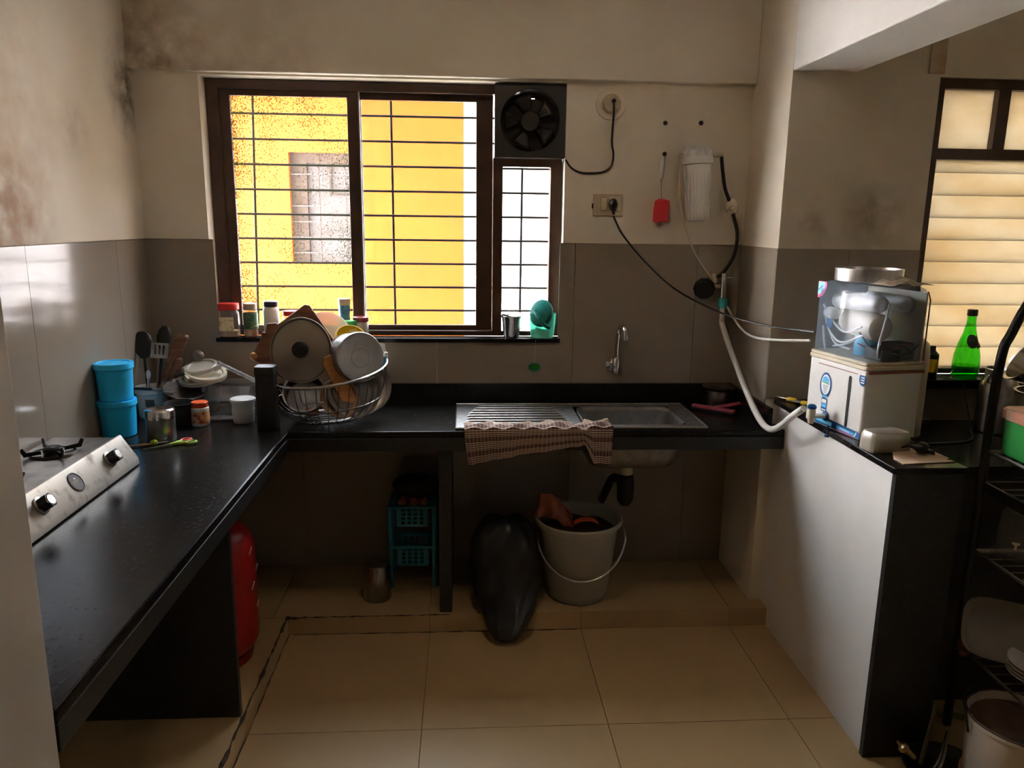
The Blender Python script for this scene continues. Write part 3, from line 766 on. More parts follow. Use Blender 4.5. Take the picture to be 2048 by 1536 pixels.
av = thing('angle_valve', 'chrome angle valve with lever and aqua hose connector under the water filter', 'valve', (1.092, 0, 1.34))
g = G(); g.rod((0, -.008, -.02), (0, -.05, -.02), .012); g.rod((0, -.045, .045), (0, -.045, -.062), .013, 12); g.build('body', 'chrome', av)
g = G(); g.rod((0, -.045, .028), (.052, -.05, .026), .0028, 8); g.build('lever', 'steel_s', av)
g = G(); g.lathe([(0, 0), (.019, 0), (.021, .008), (.021, .032), (.016, .04), (0, .04)], 16, at((.002, -.045, -.099))); g.build('hose_connector', 'aqua_s', av)
g = G(); g.lathe([(0, 0), (.011, 0), (.011, .03), (.006, .04), (0, .04)], 12, at((-.028, -.02, .005), (-.35, -.25, 1))); g.rod((-.03, -.015, -.01), (0, -.045, -.012), .009); g.build('tee_fitting', 'cream_pl', av)
dk = G().lathe([(0, 0), (.045, 0), (.047, .01), (.043, .026), (.03, .03), (.028, .024), (0, .024)], 10, at((1.018, -.0085, 1.318), (0, -1, 0))).build('pipe_cap', 'black_soft')
tag(dk, 'black round pipe cap on the tiles left of the chrome angle valve', 'cap')

wfil = thing('water_filter', 'white cartridge water filter housing mounted high on the back wall', 'water filter', (0.952, 0, 1.60))
tilt = Matrix.Translation((0, -.075, 0)) @ Matrix.Rotation(math.radians(-3), 4, 'Y')
g = G(); prof = [(0, -.005), (.030, -.005), (.040, .0), (.042, .01), (.052, .19), (.054, .22), (0, .22)]
g.lathe(prof, 40, tilt)
g.build('housing', 'white_pl', wfil)
for k in range(20):
    a = 2*pi*k/20
    G().tube([(.0425*math.cos(a), .0425*math.sin(a), .004), (.0525*math.cos(a), .0525*math.sin(a), .19)], .0022, 5, M=tilt).build('rib', 'white_pl', wfil)
g = G(); g.lathe([(0, .222), (.060, .222), (.062, .228), (.062, .245), (.060, .248), (.060, .275), (0, .278)], 30, tilt)
for k in range(10):
    a = 2*pi*k/10; g.cbox((.060*math.cos(a), .060*math.sin(a), .265), (.014, .014, .024), tilt)
g.build('cap', 'white_pl', wfil)
g = G(); g.rod((-.085, -.075, .252), (.088, -.075, .258), .010); g.build('ports', 'cream_pl', wfil)
G().box((-.05, -.02, .20), (.05, -.0125, .30)).build('bracket', 'white_pl', wfil)

def cable(name, pts, r, material, label, cat='cable', n=8, seg=8):
    o = G().tube(spline(pts, n), r, seg).build(name, material)
    return tag(o, label, cat)
bh = thing('black_hose', 'thick black hose with taped white joint right of the water filter', 'hose')
G().tube(spline([(1.036, -.078, 1.852), (1.045, -.075, 1.80), (1.065, -.06, 1.73), (1.096, -.045, 1.67), (1.122, -.04, 1.60), (1.137, -.04, 1.54), (1.13, -.04, 1.46), (1.095, -.04, 1.395), (1.065, -.04, 1.367)], 8), .0075, 10).build('hose', 'black_soft', bh)
g = G(); g.ball((1.102, -.046, 1.658), .027, seg=18, sq=(1, .8, 1.15)); g.lumps(.012, 60); g.build('taped_joint', 'cream_pl', bh)
cable('thin_tube', [(0.868, -.078, 1.850), (0.876, -.06, 1.74), (0.905, -.045, 1.60), (0.955, -.04, 1.48), (1.01, -.038, 1.40), (1.046, -.03, 1.362)], .0032, 'cream_pl', 'thin cream tube from the water filter down to the valve fitting', 'tube')

br = thing('bottle_brush', 'red bottle brush hanging by its white handle left of the water filter', 'brush', (0.812, -.020, 1.60))
g = G(); g.tube([(0, 0, .265), (-.003, 0, .21), (-.004, -.001, .165)], [.007, .010, .006], 8); g.build('handle', 'white_pl', br)
g = G(); g.tube(spline([(-.004, 0, .17), (0, -.004, .10), (.002, -.004, 0), (.003, -.003, -.016)], 4), .0016, 6); g.ring((.004, -.003, -.022), .006, .0014, 14, 5, None); g.build('wire_stem', 'steel_d', br)
g = G(); n = 16
g.lathe([(0, 0), (.031, .002), (.033, .045), (.030, .085), (.012, .092), (0, .092)], 26, Matrix.Translation((.002, -.012, -.008)) @ Matrix.Diagonal((1, .5, 1, 1))); g.lumps(.004, 120)
g.build('bristles', 'brush_red', br)
for i, (x, z, lab) in enumerate(((0.816, 1.984, 'small black wall hole above the bottle brush'), (0.963, 1.987, 'small black wall hole above the water filter'), (0.815, 1.862, 'black nail head holding the bottle brush handle'))):
    o = G().lathe([(0, 0), (.009, 0), (.009, .003), (.004, .005), (0, .005)], 12, at((x, -.0125 if i < 2 else -.030, z), (0, -1, 0))).build('wall_plug', 'black_soft')
    tag(o, lab, 'wall plug')

jb = thing('round_socket', 'round ivory wall socket high beside the exhaust fan', 'socket', (0.590, -.012, 2.052))
g = G(); g.lathe([(0, 0), (.062, 0), (.060, .004), (.045, .005), (0, .005)], 34, at((0, 0, 0), (0, -1, 0))); g.build('base_plate', 'plaster', jb)
g = G(); g.lathe([(0, 0), (.036, 0), (.036, .018), (.031, .024), (0, .024)], 30, at((0, -.005, 0), (0, -1, 0))); g.build('face', 'ivory', jb)
g = G(); g.lathe([(0, 0), (.008, 0), (.008, .016), (.005, .02), (0, .02)], 12, at((0.006, -.028, .008), (0, -1, 0))); g.build('cord_grip', 'black', jb)
cable('fan_cord', [(0.596, -.045, 2.058), (0.598, -.045, 2.02), (0.598, -.030, 1.95), (0.600, -.018, 1.90), (0.608, -.016, 1.86), (0.602, -.016, 1.815), (0.572, -.016, 1.790), (0.525, -.016, 1.783), (0.475, -.016, 1.785), (0.437, -.015, 1.803), (0.413, -.010, 1.835)], .0040, 'black', 'black cord looping from the round socket to the exhaust fan', 'cord')
sp = thing('switch_plate', 'aged ivory switch and socket plate with black plug', 'switch', (0.594, -.012, 1.657))
G().cbox((0, -.004, 0), (.124, .008, .088)).build('plate', 'ivory', sp, bevel=.002)
G().cbox((-.020, -.011, .004), (.026, .010, .052)).build('rocker', 'cream_pl', sp, bevel=.002)
G().cbox((.028, -.0095, .004), (.044, .006, .056)).build('socket_face', 'cream_pl', sp, bevel=.002)
G().cbox((-.064, -.004, -.004), (.006, .008, .02)).build('side_clip', 'black', sp)
g = G(); g.lathe([(0, 0), (.017, .0), (.019, .006), (.016, .022), (.008, .03), (0, .03)], 14, at((.018, -.014, .004), (0, -1, 0)), (1, 1.25)); g.tube([(.018, -.030, -.004), (.017, -.036, -.022), (.018, -.036, -.038)], [.011, .008, .005], 8); g.build('plug', 'black', sp)
cable('purifier_cord', [(0.612, -.048, 1.612), (0.66, -.05, 1.53), (0.76, -.06, 1.42), (0.87, -.075, 1.325), (0.98, -.13, 1.262), (1.07, -.26, 1.225), (1.15, -.45, 1.215), (1.215, -.66, 1.225)], .0040, 'black', 'black power cord running from the switch plate to the water purifier', 'cord')

hp = thing('outlet_hose', 'thick white hose drooping from the angle valve to the purifier tap', 'hose')
G().tube(spline([(1.094, -.046, 1.242), (1.093, -.052, 1.20), (1.096, -.062, 1.16), (1.105, -.205, 1.040), (1.110, -.385, .922), (1.112, -.50, .868), (1.112, -.585, .858), (1.115, -.66, .884), (1.124, -.75, .950), (1.136, -.800, .988)], 8), .0115, 12).build('hose', 'white_pl', hp)
cable('feed_tube', [(1.112, -.040, 1.250), (1.118, -.10, 1.215), (1.122, -.20, 1.175), (1.128, -.32, 1.158), (1.142, -.48, 1.170), (1.20, -.66, 1.195)], .0045, 'white_pl', 'thin white tube curving from the angle valve into the purifier side', 'tube')

sc = thing('suction_hook', 'green suction hook on a thread below the right window end', 'hook', (0.302, -.010, 0.978))
g = G(); g.lathe([(0, .010), (.008, .008), (.020, .003), (.027, 0), (.024, 0), (.006, .004), (0, .004)], 22, at((0, 0, 0), (0, -1, .35)), (1, .62)); g.build('cup', 'green_glass', sc)
g = G(); g.ring((0, 0, 0), .0255, .0026, 26, 6, at((0, -.004, 0), (0, -1, .35)), .62); g.build('rim', 'teal', sc)
g = G(); g.tube([(0, -.006, .012), (.001, -.012, .06), (.002, -.020, .118)], .0007, 5); g.build('thread', 'white_pl', sc)

# ------------------------------------------------------------------ things on the window sill
ZW = 1.1015
t = thing('spice_jar', 'square clear jar with red lid and cream label at left end of sill', 'jar', (-0.977, 0.022, ZW))
def sq_prof(w, d, prof, seg=24, p=4):
    """rounded-square lathe: list of (scale, z)"""
    g = G(); rings = []
    for s_, z in prof:
        if s_ == 0: rings.append([g.bm.verts.new((0, 0, z))]); continue
        R = []
        for i in range(seg):
            a = 2*pi*i/seg; c, q = math.cos(a), math.sin(a)
            k = (abs(c)**p + abs(q)**p)**(-1/p); R.append(g.bm.verts.new((c*k*w*s_, q*k*d*s_, z)))
        rings.append(R)
    for A_, B_ in zip(rings, rings[1:]):
        for i in range(seg):
            j = (i+1) % seg
            if len(A_) == 1: g.bm.faces.new((A_[0], B_[j], B_[i]))
            elif len(B_) == 1: g.bm.faces.new((A_[i], A_[j], B_[0]))
            else: g.bm.faces.new((A_[i], A_[j], B_[j], B_[i]))
    return g
sq_prof(.043, .034, [(0, 0), (.94, 0), (1, .006), (1, .088), (.95, .098), (.84, .108), (.84, .114)]).build('jar', 'clear_pl', t)
sq_prof(.040, .031, [(0, .003), (.97, .003), (.97, .026), (0, .028)]).build('powder', 'turmeric', t)
sq_prof(.041, .032, [(0, .112), (1.0, .112), (1.02, .116), (1.02, .136), (.96, .139), (0, .139)]).build('lid', 'red', t)
G().cbox((.0, -.0352, .056), (.058, .001, .056)).build('label', 'label_cream', t)

t = thing('herb_bottle', 'bottle with green label and beige cap beside the red-lidded jar', 'bottle', (-0.887, 0.020, ZW))
G().lathe([(0, 0), (.027, 0), (.029, .004), (.029, .108), (.025, .114), (.024, .116), (0, .116)], 24).build('bottle', 'clear_pl', t)
G().lathe([(0, .002), (.0268, .003), (.0268, .03), (0, .03)], 20).build('powder', 'wood_l', t)
G().lathe([(.0294, .034), (.0296, .036), (.0296, .098), (.0294, .100)], 24).build('label', 'label_green', t)
G().lathe([(0, .113), (.0255, .113), (.0265, .116), (.0265, .138), (.024, .14), (0, .14)], 24).build('cap', 'ivory', t)

t = thing('white_bottle', 'white plastic bottle with black cap on the sill', 'bottle', (-0.802, 0.022, ZW))
G().lathe([(0, 0), (.027, 0), (.030, .005), (.0325, .06), (.0325, .110), (.029, .124), (.024, .128), (0, .128)], 26).build('bottle', 'white_pl', t)
G().lathe([(0, .127), (.029, .127), (.030, .130), (.030, .146), (.027, .149), (0, .149)], 26).build('cap', 'black', t)

t = thing('sauce_jar', 'small jar with red lid half hidden behind the brown chopping board', 'jar', (-0.722, 0.026, ZW))
G().lathe([(0, 0), (.030, 0), (.032, .004), (.032, .082), (.027, .09), (0, .09)], 24).build('jar', 'clear_pl', t)
G().lathe([(0, .089), (.031, .089), (.032, .092), (.032, .108), (0, .11)], 24).build('lid', 'red', t)

t = thing('blue_bottle', 'waisted blue bottle with grey-beige cap left of the window mullion', 'bottle', (-0.500, 0.026, ZW))
G().lathe([(0, 0), (.026, 0), (.028, .004), (.026, .05), (.022, .085), (.024, .115), (.024, .134), (0, .134)], 24).build('bottle', 'label_blue', t)
G().lathe([(0, .133), (.0245, .133), (.026, .136), (.026, .160), (0, .161)], 24).build('cap', 'ivory', t)
t = thing('pickle_jar', 'squat jar with green lid in front of the blue bottle', 'jar', (-0.480, -0.0, ZW-.0))
G().lathe([(0, 0), (.033, 0), (.035, .004), (.035, .048), (.030, .054), (0, .054)], 24).build('jar', 'clear_pl', t)
G().lathe([(0, .053), (.034, .053), (.035, .056), (.035, .072), (0, .074)], 24).build('lid', 'green', t)
t = thing('honey_jar', 'glass jar with maroon lid standing before the window mullion', 'jar', (-0.432, 0.024, ZW))
G().lathe([(0, 0), (.029, 0), (.031, .004), (.031, .060), (.027, .066), (0, .066)], 24).build('jar', 'milky', t)
G().lathe([(0, .065), (.032, .065), (.034, .068), (.034, .083), (.031, .085), (0, .085)], 24).build('lid', 'maroon', t)

t = thing('steel_tumbler', 'steel tumbler holding a folded cream lid near the right sill end', 'tumbler', (0.204, 0.022, ZW-.0))
G().lathe([(0, 0), (.030, 0), (.033, .004), (.040, .08), (.046, .092), (.045, .093), (.037, .08), (.030, .005), (0, .005)], 28).build('cup', 'steel_s', t)
def fold(u, v):
    a = u*2*pi; r = .044*v
    return (r*math.cos(a)-.002, r*math.sin(a)*.8, .088 + .020*v*(.6+.4*math.sin(a*2+.5)) - .004)
G().sheet(fold, 28, 4).build('paper_lid', 'cream_pl', t, solid=.0012)

t = thing('aqua_tub', 'translucent aqua plastic tub at the right end of the sill', 'tub', (0.336, 0.020, ZW))
sq_prof(.058, .036, [(0, 0), (.80, 0), (.84, .004), (.97, .07), (1.0, .100), (1.02, .104), (.97, .104), (.94, .07), (.81, .006), (0, .006)], 28, 3).build('tub', 'aqua', t)
t = thing('scrubber', 'round teal dish scrubber sticking out of the aqua tub', 'scrubber', (0.336, 0.016, 1.150))
M = at((-.004, -.004, .055), (-.5, -.75, .35))
G().lathe([(0, -.014), (.040, -.014), (.050, -.006), (.051, .008), (.046, .020), (.030, .026), (0, .028)], 28, M, (1, 1.18)).build('head', 'teal', t)
G().tube(spline([(-.034, -.030, .07), (-.020, -.052, .04), (0.006, -.046, .01), (.026, -.030, -.002)], 6), .0085, 8).build('grip', 'teal', t)
G().tube([(-.03, .008, -.010), (.035, .002, -.03)], .006, 8).build('stem', 'aqua_s', t)
G().cbox((.005, 0, -.032), (.03, .02, .022)).build('soap_piece', 'cream_pl', t, bevel=.003)

# ------------------------------------------------------------------ dish basket and what is drying in it
bk = thing('dish_basket', 'round steel wire dish basket piled with utensils on the worktop', 'basket', (-0.530, -0.268, ZC))
def rimz(x, y): return .085*x + .12*y
Rr, H = .232, .196
def bprof(t):  # t 0 at rim, 1 at base
    a = t*pi/2
    return Rr*(.40 + .60*math.cos(a)**.8), H - (H-.006)*math.sin(a)**1.15
g = G(); g.ring((0, 0, H), Rr, .0062, 60, 8, tilt=rimz); g.build('rim', 'steel_s', bk)
for tt in (.45, .98):
    r_, z_ = bprof(tt)
    g = G(); g.ring((0, 0, z_), r_, .003, 48, 6, tilt=lambda x, y, k=tt: rimz(x, y)*(1-k)); g.build('hoop', 'steel_dk', bk)
g = G(); g.ring((0, 0, .006), bprof(1)[0]+.004, .0045, 40, 6); g.build('foot_ring', 'steel_dk', bk)
for k in range(36):
    a = 2*pi*k/36; pts = []
    for i in range(9):
        tt = i/8; r_, z_ = bprof(tt); x, y = r_*math.cos(a), r_*math.sin(a)
        pts.append((x, y, z_ + rimz(x, y)*(1-tt)))
    G().tube(pts, .0016, 5).build('wire', 'steel_dk', bk)
for k in range(5):
    y = -.07 + k*.035; h = math.sqrt(.092**2 - y*y)
    G().tube([(-h, y, .007), (h, y, .007)], .0016, 5).build('base_wire', 'steel_dk', bk)
# front and left wire handles
def loop(cx, w, h, a0):
    pts = []
    for (dx, dz) in ((-w, 0), (-w, -h*.85), (-w*.85, -h), (w*.85, -h), (w, -h*.85), (w, 0)):
        a = a0 + (cx+dx)/Rr; x, y = (Rr+.006)*math.cos(a), (Rr+.006)*math.sin(a); k = 1 + dz*1.1
        pts.append((x*k, y*k, H + rimz(x, y) + dz))
    return pts
G().tube(loop(-.012, .046, .058, -pi/2), .0028, 6).build('handle', 'steel_s', bk)
g = G(); g.ring((0, 0, 0), .009, .002, 18, 6, at((-Rr-.002, -.045, H+.004), (0, -1, 0))); g.build('eyelet', 'steel_s', bk)

t = thing('pan_cover', 'large round aluminium pan lid with black knob leaning in the dish basket', 'lid', (-0.614, -0.315, 1.098))
M = at((0, 0, 0), (.10, -.96, .24))
G().lathe([(0, .018), (.04, .017), (.08, .012), (.105, .006), (.112, .006), (.1165, .012), (.121, .012), (.122, .006), (.118, 0), (.11, 0), (.08, .006), (0, .012)], 56, M @ Matrix.Diagonal((.94, 1.03, 1, 1))).build('plate', 'alu', t)
G().lathe([(0, .016), (.020, .016), (.016, .024), (.024, .034), (.031, .038), (.030, .046), (.020, .050), (0, .051)], 28, M).build('knob', 'black', t)
t = thing('chopping_board', 'brown wooden chopping board with corner pointing up behind the pan lid', 'board', (-0.625, -0.205, 1.09))
M = Matrix.Rotation(math.radians(-16), 4, 'X') @ Matrix.Rotation(math.radians(4), 4, 'Z')
poly = [(.000, .172), (.020, .168), (.125, .02), (.02, -.120), (-.08, -.120), (-.190, -.050), (-.196, -.030), (-.166, .030), (-.160, .062), (-.148, .058), (-.142, .094), (-.108, .098), (-.100, .092)]
MM = M @ Matrix(((1, 0, 0, 0), (0, 0, 1, 0), (0, 1, 0, 0), (0, 0, 0, 1)))
G().prism(poly, -.010, .010, MM).build('board', 'wood', t, bevel=.004)
G().ball((-.188, -.024, -.030), .017, seg=16).build('knob', 'wood_l', t)
t = thing('pale_cover', 'pale translucent round lid lying behind the aluminium pan lid', 'lid', (-0.545, -0.130, 1.140))
G().lathe([(0, .004), (.075, .004), (.085, 0), (.092, .002), (.092, .010), (.082, .013), (0, .010)], 40, at((0, 0, 0), (.35, -.72, .60))).build('disc', 'beige_clear', t)
t = thing('steel_box', 'round steel box lying on its side in the basket, base to the viewer', 'container', (-0.388, -0.345, 1.078))
M = at((0, 0, 0), (.52, -.83, .17))
G().lathe([(0, .0), (.034, .0), (.0365, .0022), (.039, 0), (.078, 0), (.086, .0035), (.0935, .003), (.0965, -.003), (.0965, -.012), (.092, -.020), (.091, -.100), (.095, -.104), (.090, -.104), (.088, -.02), (0, -.016)], 48, M).build('box', 'steel_m', t)
t = thing('printed_bowl', 'yellow flowered bowl wedged behind the round steel box', 'bowl', (-0.445, -0.205, 1.122))
M = at((0, 0, 0), (.25, -.62, .75))
G().lathe([(0, -.03), (.035, -.03), (.055, .0), (.060, .022), (.057, .022), (.052, 0), (.033, -.026), (0, -.026)], 32, M).build('bowl', 'patterned', t)
t = thing('wooden_plank', 'flat orange wooden turner standing between pan lid and steel box', 'turner', (-0.475, -0.352, 1.00))
M = Matrix.Rotation(math.radians(-25), 4, 'Y') @ Matrix.Rotation(math.radians(28), 4, 'Z')
G().prism([(-.028, -.11), (.028, -.11), (.026, .07), (.012, .09), (-.012, .09), (-.026, .07)], -.004, .004, M @ Matrix.Rotation(pi/2, 4, 'X')).build('blade', 'wood_l', t, bevel=.001)
t = thing('cleaning_brush', 'blue brush with white tip at the right side of the basket', 'brush', (-0.316, -0.20, 1.028))
G().tube([(-.012, 0, -.045), (.006, 0, .028)], .0095, 10).build('handle', 'blue_pl', t)
G().tube([(.006, 0, .028), (.010, 0, .045)], [.0095, .006], 10).build('tip', 'white_pl', t)
G().tube([(-.012, 0, -.045), (-.014, 0, -.055)], .010, 10).build('collar', 'sticker_pink', t)
t = thing('white_spatula', 'white spatula blade rising behind the steel box', 'spatula', (-0.330, -0.165, 1.055))
G().prism([(-.014, -.10), (.004, -.10), (.018, .02), (.014, .045), (-.004, .05), (-.018, .03)], -.002, .002, Matrix.Rotation(pi/2-.2, 4, 'X')).build('blade', 'white_pl', t)
for i, (x, y, z, r_, lab, m_) in enumerate(((-.470, -.375, .925, .078, 'beige bowl lying tilted low in the dish basket', 'dull_beige'),
        (-.425, -.335, .940, .100, 'steel plate standing in the basket, nearest the beige bowl', 'steel_dk'),
        (-.408, -.305, .950, .108, 'steel plate standing in the basket, between two other plates', 'steel_d'),
        (-.392, -.275, .957, .112, 'steel plate standing in the basket, furthest back', 'steel_dk'))):
    M = at((0, 0, 0), (.45, -.80, .42))
    if i == 0:
        t = thing('bowl', lab, 'bowl', (x, y, z)); G().lathe([(0, -.035), (.035, -.035), (.06, -.018), (r_, .012), (r_-.003, .013), (.055, -.012), (0, -.03)], 36, M).build('bowl', m_, t)
    else:
        t = thing('steel_plate', lab, 'plate', (x, y, z), group=None)
        G().lathe([(0, -.004), (r_*.78, -.004), (r_*.88, .006), (r_, .010), (r_+.002, .012), (r_*.86, .010), (r_*.76, 0), (0, 0)], 44, M).build('plate', m_, t)
t = thing('saucepan', 'dark saucepan lying in the bottom left of the dish basket', 'pan', (-0.612, -0.300, 0.925))
G().lathe([(0, -.05), (.06, -.05), (.072, -.04), (.078, .02), (.082, .024), (.075, .022), (.068, -.035), (0, -.044)], 32, at((0, 0, 0), (.1, -.8, .55))).build('pan', 'steel_dk', t)
t = thing('onion_half', 'pink onion piece at the bottom of the dish basket', 'onion', (-0.588, -0.305, 0.855))
G().ball((0, 0, 0), .022, seg=14, sq=(1.4, .8, .8)).build('flesh', 'onion', t)

t = thing('black_canister', 'tall narrow black canister standing left of the dish basket', 'canister', (-0.718, -0.440, ZC))
sq_prof(.036, .034, [(0, 0), (.96, 0), (1, .004), (1, .200), (.97, .206), (0, .206)], 24, 6).build('body', 'granite_m', t)
sq_prof(.037, .035, [(0, .206), (1, .206), (1.02, .209), (1.02, .232), (.95, .238), (0, .239)], 24, 6).build('lid', 'granite_m', t)

# ------------------------------------------------------------------ left end of the worktop
def bucket_tub(z, lab, rz):
    t = thing('storage_tub', lab, 'tub', (-1.221, -0.512, z), (0, 0, rz), 'two stacked blue tubs')
    G().lathe([(0, 0), (.052, 0), (.055, .003), (.0605, .118), (.0585, .118), (.053, .005), (0, .005)], 36).build('tub', 'blue_pl', t)
    G().lathe([(0, .128), (.050, .128), (.053, .131), (.0635, .131), (.0645, .129), (.0645, .112), (.062, .110), (.0615, .112), (.0615, .127)], 36).build('lid', 'blue_pl', t)
bucket_tub(ZC+.0005, 'blue lidded plastic tub, lower of the stacked pair beside the stove', 0)
bucket_tub(ZC+.1325, 'blue lidded plastic tub, upper of the stacked pair beside the stove', .5)

t = thing('steel_canister', 'cylindrical steel canister with domed lid in front of the utensil tub', 'canister', (-1.052, -0.575, ZC))
G().lathe([(0, 0), (.046, 0), (.048, .003), (.048, .088), (.046, .090), (0, .090)], 36).build('body', 'steel', t)
G().lathe([(.0485, .080), (.0500, .081), (.0500, .106), (.048, .110), (.040, .115), (.030, .116), (.018, .120), (0, .121)], 36).build('lid', 'steel_s', t)

t = thing('snack_jar', 'small white jar with orange-red screw cap and printed label', 'jar', (-0.983, -0.378, ZC))
G().lathe([(0, 0), (.029, 0), (.032, .004), (.032, .068), (.028, .072), (0, .072)], 28).build('jar', 'white_pl', t)
G().lathe([(.0324, .012), (.0326, .013), (.0326, .056), (.0324, .057)], 28).build('label', 'label_orange', t)
G().lathe([(0, .071), (.029, .071), (.030, .073), (.030, .089), (.028, .091), (0, .091)], 28).build('cap', 'orange', t)

t = thing('white_tub', 'white round tub, lower of the two nested beside the black canister', 'tub', (-0.838, -0.330, ZC))
G().lathe([(0, 0), (.036, 0), (.038, .003), (.042, .052), (.040, .052), (.036, .004), (0, .004)], 32).build('tub', 'white_pl', t)
t = thing('white_tub', 'white round tub with flat lid, upper of the two nested', 'tub', (-0.838, -0.330, ZC+.046))
G().lathe([(0, 0), (.037, 0), (.0395, .003), (.044, .038), (0, .038)], 32).build('tub', 'white_pl', t)
G().lathe([(0, .047), (.044, .047), (.0465, .045), (.0465, .036), (.0445, .034)], 32).build('lid', 'white_pl', t)

t = thing('dark_pot', 'dark round cooking pot behind the orange-capped jar', 'pot', (-1.058, -0.372, ZC))
G().lathe([(0, 0), (.045, 0), (.050, .006), (.052, .07), (.055, .085), (.057, .087), (.053, .087), (.048, .072), (.045, .008), (0, .008)], 32).build('pot', 'black_soft', t)

t = thing('utensil_tub', 'white printed plastic tub holding kitchen utensils in the corner', 'tub', (-1.208, -0.235, ZC))
G().lathe([(0, 0), (.050, 0), (.053, .003), (.058, .095), (.063, .097), (.063, .118), (.060, .118), (.0555, .096), (.050, .005), (0, .005)], 34).build('tub', 'white_pl', t)
G().cbox((.012, -.0555, .070), (.034, .001, .03), Matrix.Rotation(.1, 4, 'X')).build('print', 'iron', t)
def utensil(name, lab, cat, base, tip, r, m, head=None, hm=None):
    t = thing(name, lab, cat, base)
    d = V(tip) - V(base)
    G().tube([(0, 0, 0), tuple(d*.5 + V((0, 0, .004))), tuple(d*.86)], r, 8).build('handle', m, t)
    if head: head(t, d, hm or m)
def spoon(rx, ry):
    def f(t, d, m):
        z = d.normalized(); y = V((.15, -.97, .2)); y = (y - z*y.dot(z)).normalized(); x = y.cross(z)
        M = Matrix(((x.x, y.x, z.x, d.x), (x.y, y.y, z.y, d.y), (x.z, y.z, z.z, d.z), (0, 0, 0, 1)))
        G().lathe([(0, -ry*1.05), (rx*.45, -ry*.85), (rx*.9, -ry*.35), (rx, .1*ry), (rx*.8, ry*.65), (rx*.4, ry*.95), (0, ry)], 18, M @ Matrix.Diagonal((1, .28, 1, 1))).build('head', m, t)
    return f
def flat(w, h, th=.004, slots=0):
    def f(t, d, m):
        z = d.normalized(); y = V((.15, -.97, .2)); y = (y - z*y.dot(z)).normalized(); x = y.cross(z)
        M = Matrix(((x.x, y.x, z.x, d.x), (x.y, y.y, z.y, d.y), (x.z, y.z, z.z, d.z), (0, 0, 0, 1)))
        us = [-w, -w*.6, -w*.35, -w*.12, w*.12, w*.35, w*.6, w] if slots else [-w, w]
        G().plate(us, [-h, -h*.5, h*.7, h] if slots else [-h, h], -th/2, th/2, {(1, 1), (3, 1), (5, 1)} if slots else set(), 'xz', M).build('head', m, t, bevel=.001)
    return f
utensil('ladle', 'black ladle leaning left out of the utensil tub', 'ladle', (-1.215, -.250, .845), (-1.252, -.175, 1.095), .006, 'black', spoon(.037, .056))
utensil('serving_spoon', 'dark serving spoon standing tallest at the back of the utensil tub', 'spoon', (-1.205, -.225, .845), (-1.192, -.120, 1.115), .006, 'black', spoon(.028, .050))
utensil('skimmer', 'steel slotted skimmer in the middle of the utensil tub', 'skimmer', (-1.200, -.240, .845), (-1.188, -.185, 1.075), .004, 'steel_d', flat(.032, .030, .003, 3))
utensil('wooden_spatula', 'red-brown wooden spatula slanting right in the utensil tub', 'spatula', (-1.215, -.245, .845), (-1.128, -.165, 1.075), .008, 'wood', flat(.022, .060))
utensil('tongs', 'thin steel tongs leaning right of the wooden spatula', 'tongs', (-1.190, -.235, .845), (-1.105, -.130, 1.110), .004, 'steel', flat(.006, .02))
utensil('masher', 'steel masher with looped head leaning far right over the lids', 'masher', (-1.180, -.240, .850), (-1.062, -.130, 1.045), .006, 'black', spoon(.026, .022), 'steel_dk')
utensil('whisk', 'dark brown wooden whisk at the right edge of the utensil tub', 'whisk', (-1.195, -.250, .845), (-1.120, -.190, 1.02), .006, 'wood', spoon(.015, .03))
utensil('peeler_handle', 'steel peeler standing short behind the upper blue tub', 'peeler', (-1.225, -.240, .850), (-1.222, -.225, .985), .006, 'steel', spoon(.010, .02))
t = thing('black_knife', 'black-handled knife lying across the rim of the utensil tub', 'knife', (-1.225, -.300, .948), (0, .07, .18))
G().cbox((0, 0, 0), (.085, .012, .010)).build('handle', 'black', t, bevel=.003)
G().prism([(.04, -.007), (.115, -.006), (.13, .004), (.04, .007)], -.001, .001).build('blade', 'steel', t)

# heap of lids and clear boxes by the corner
t = thing('clear_box', 'clear plastic food box on the worktop under the heap of lids', 'box', (-0.930, -0.185, ZC))
sq_prof(.110, .080, [(0, 0), (.90, 0), (.93, .004), (1, .055), (1.02, .057), (.98, .057), (.92, .006), (0, .006)], 32, 6).build('box', 'clear_pl', t)
t = thing('clear_box', 'clear plastic food box stacked second from the bottom in the corner', 'box', (-0.925, -0.180, ZC+.058))
sq_prof(.105, .075, [(0, 0), (.90, 0), (.93, .004), (1, .062), (1.03, .064), (.98, .064), (.92, .006), (0, .006)], 32, 6).build('box', 'clear_pl', t)
t = thing('glass_cover', 'flat glass lid lying in front of the clear food boxes', 'lid', (-0.935, -0.300, ZC))
G().lathe([(0, 0), (.060, 0), (.064, .004), (.064, .010), (.058, .014), (0, .018)], 36, None, (1.2, .6)).build('lid', 'clear_pl', t)
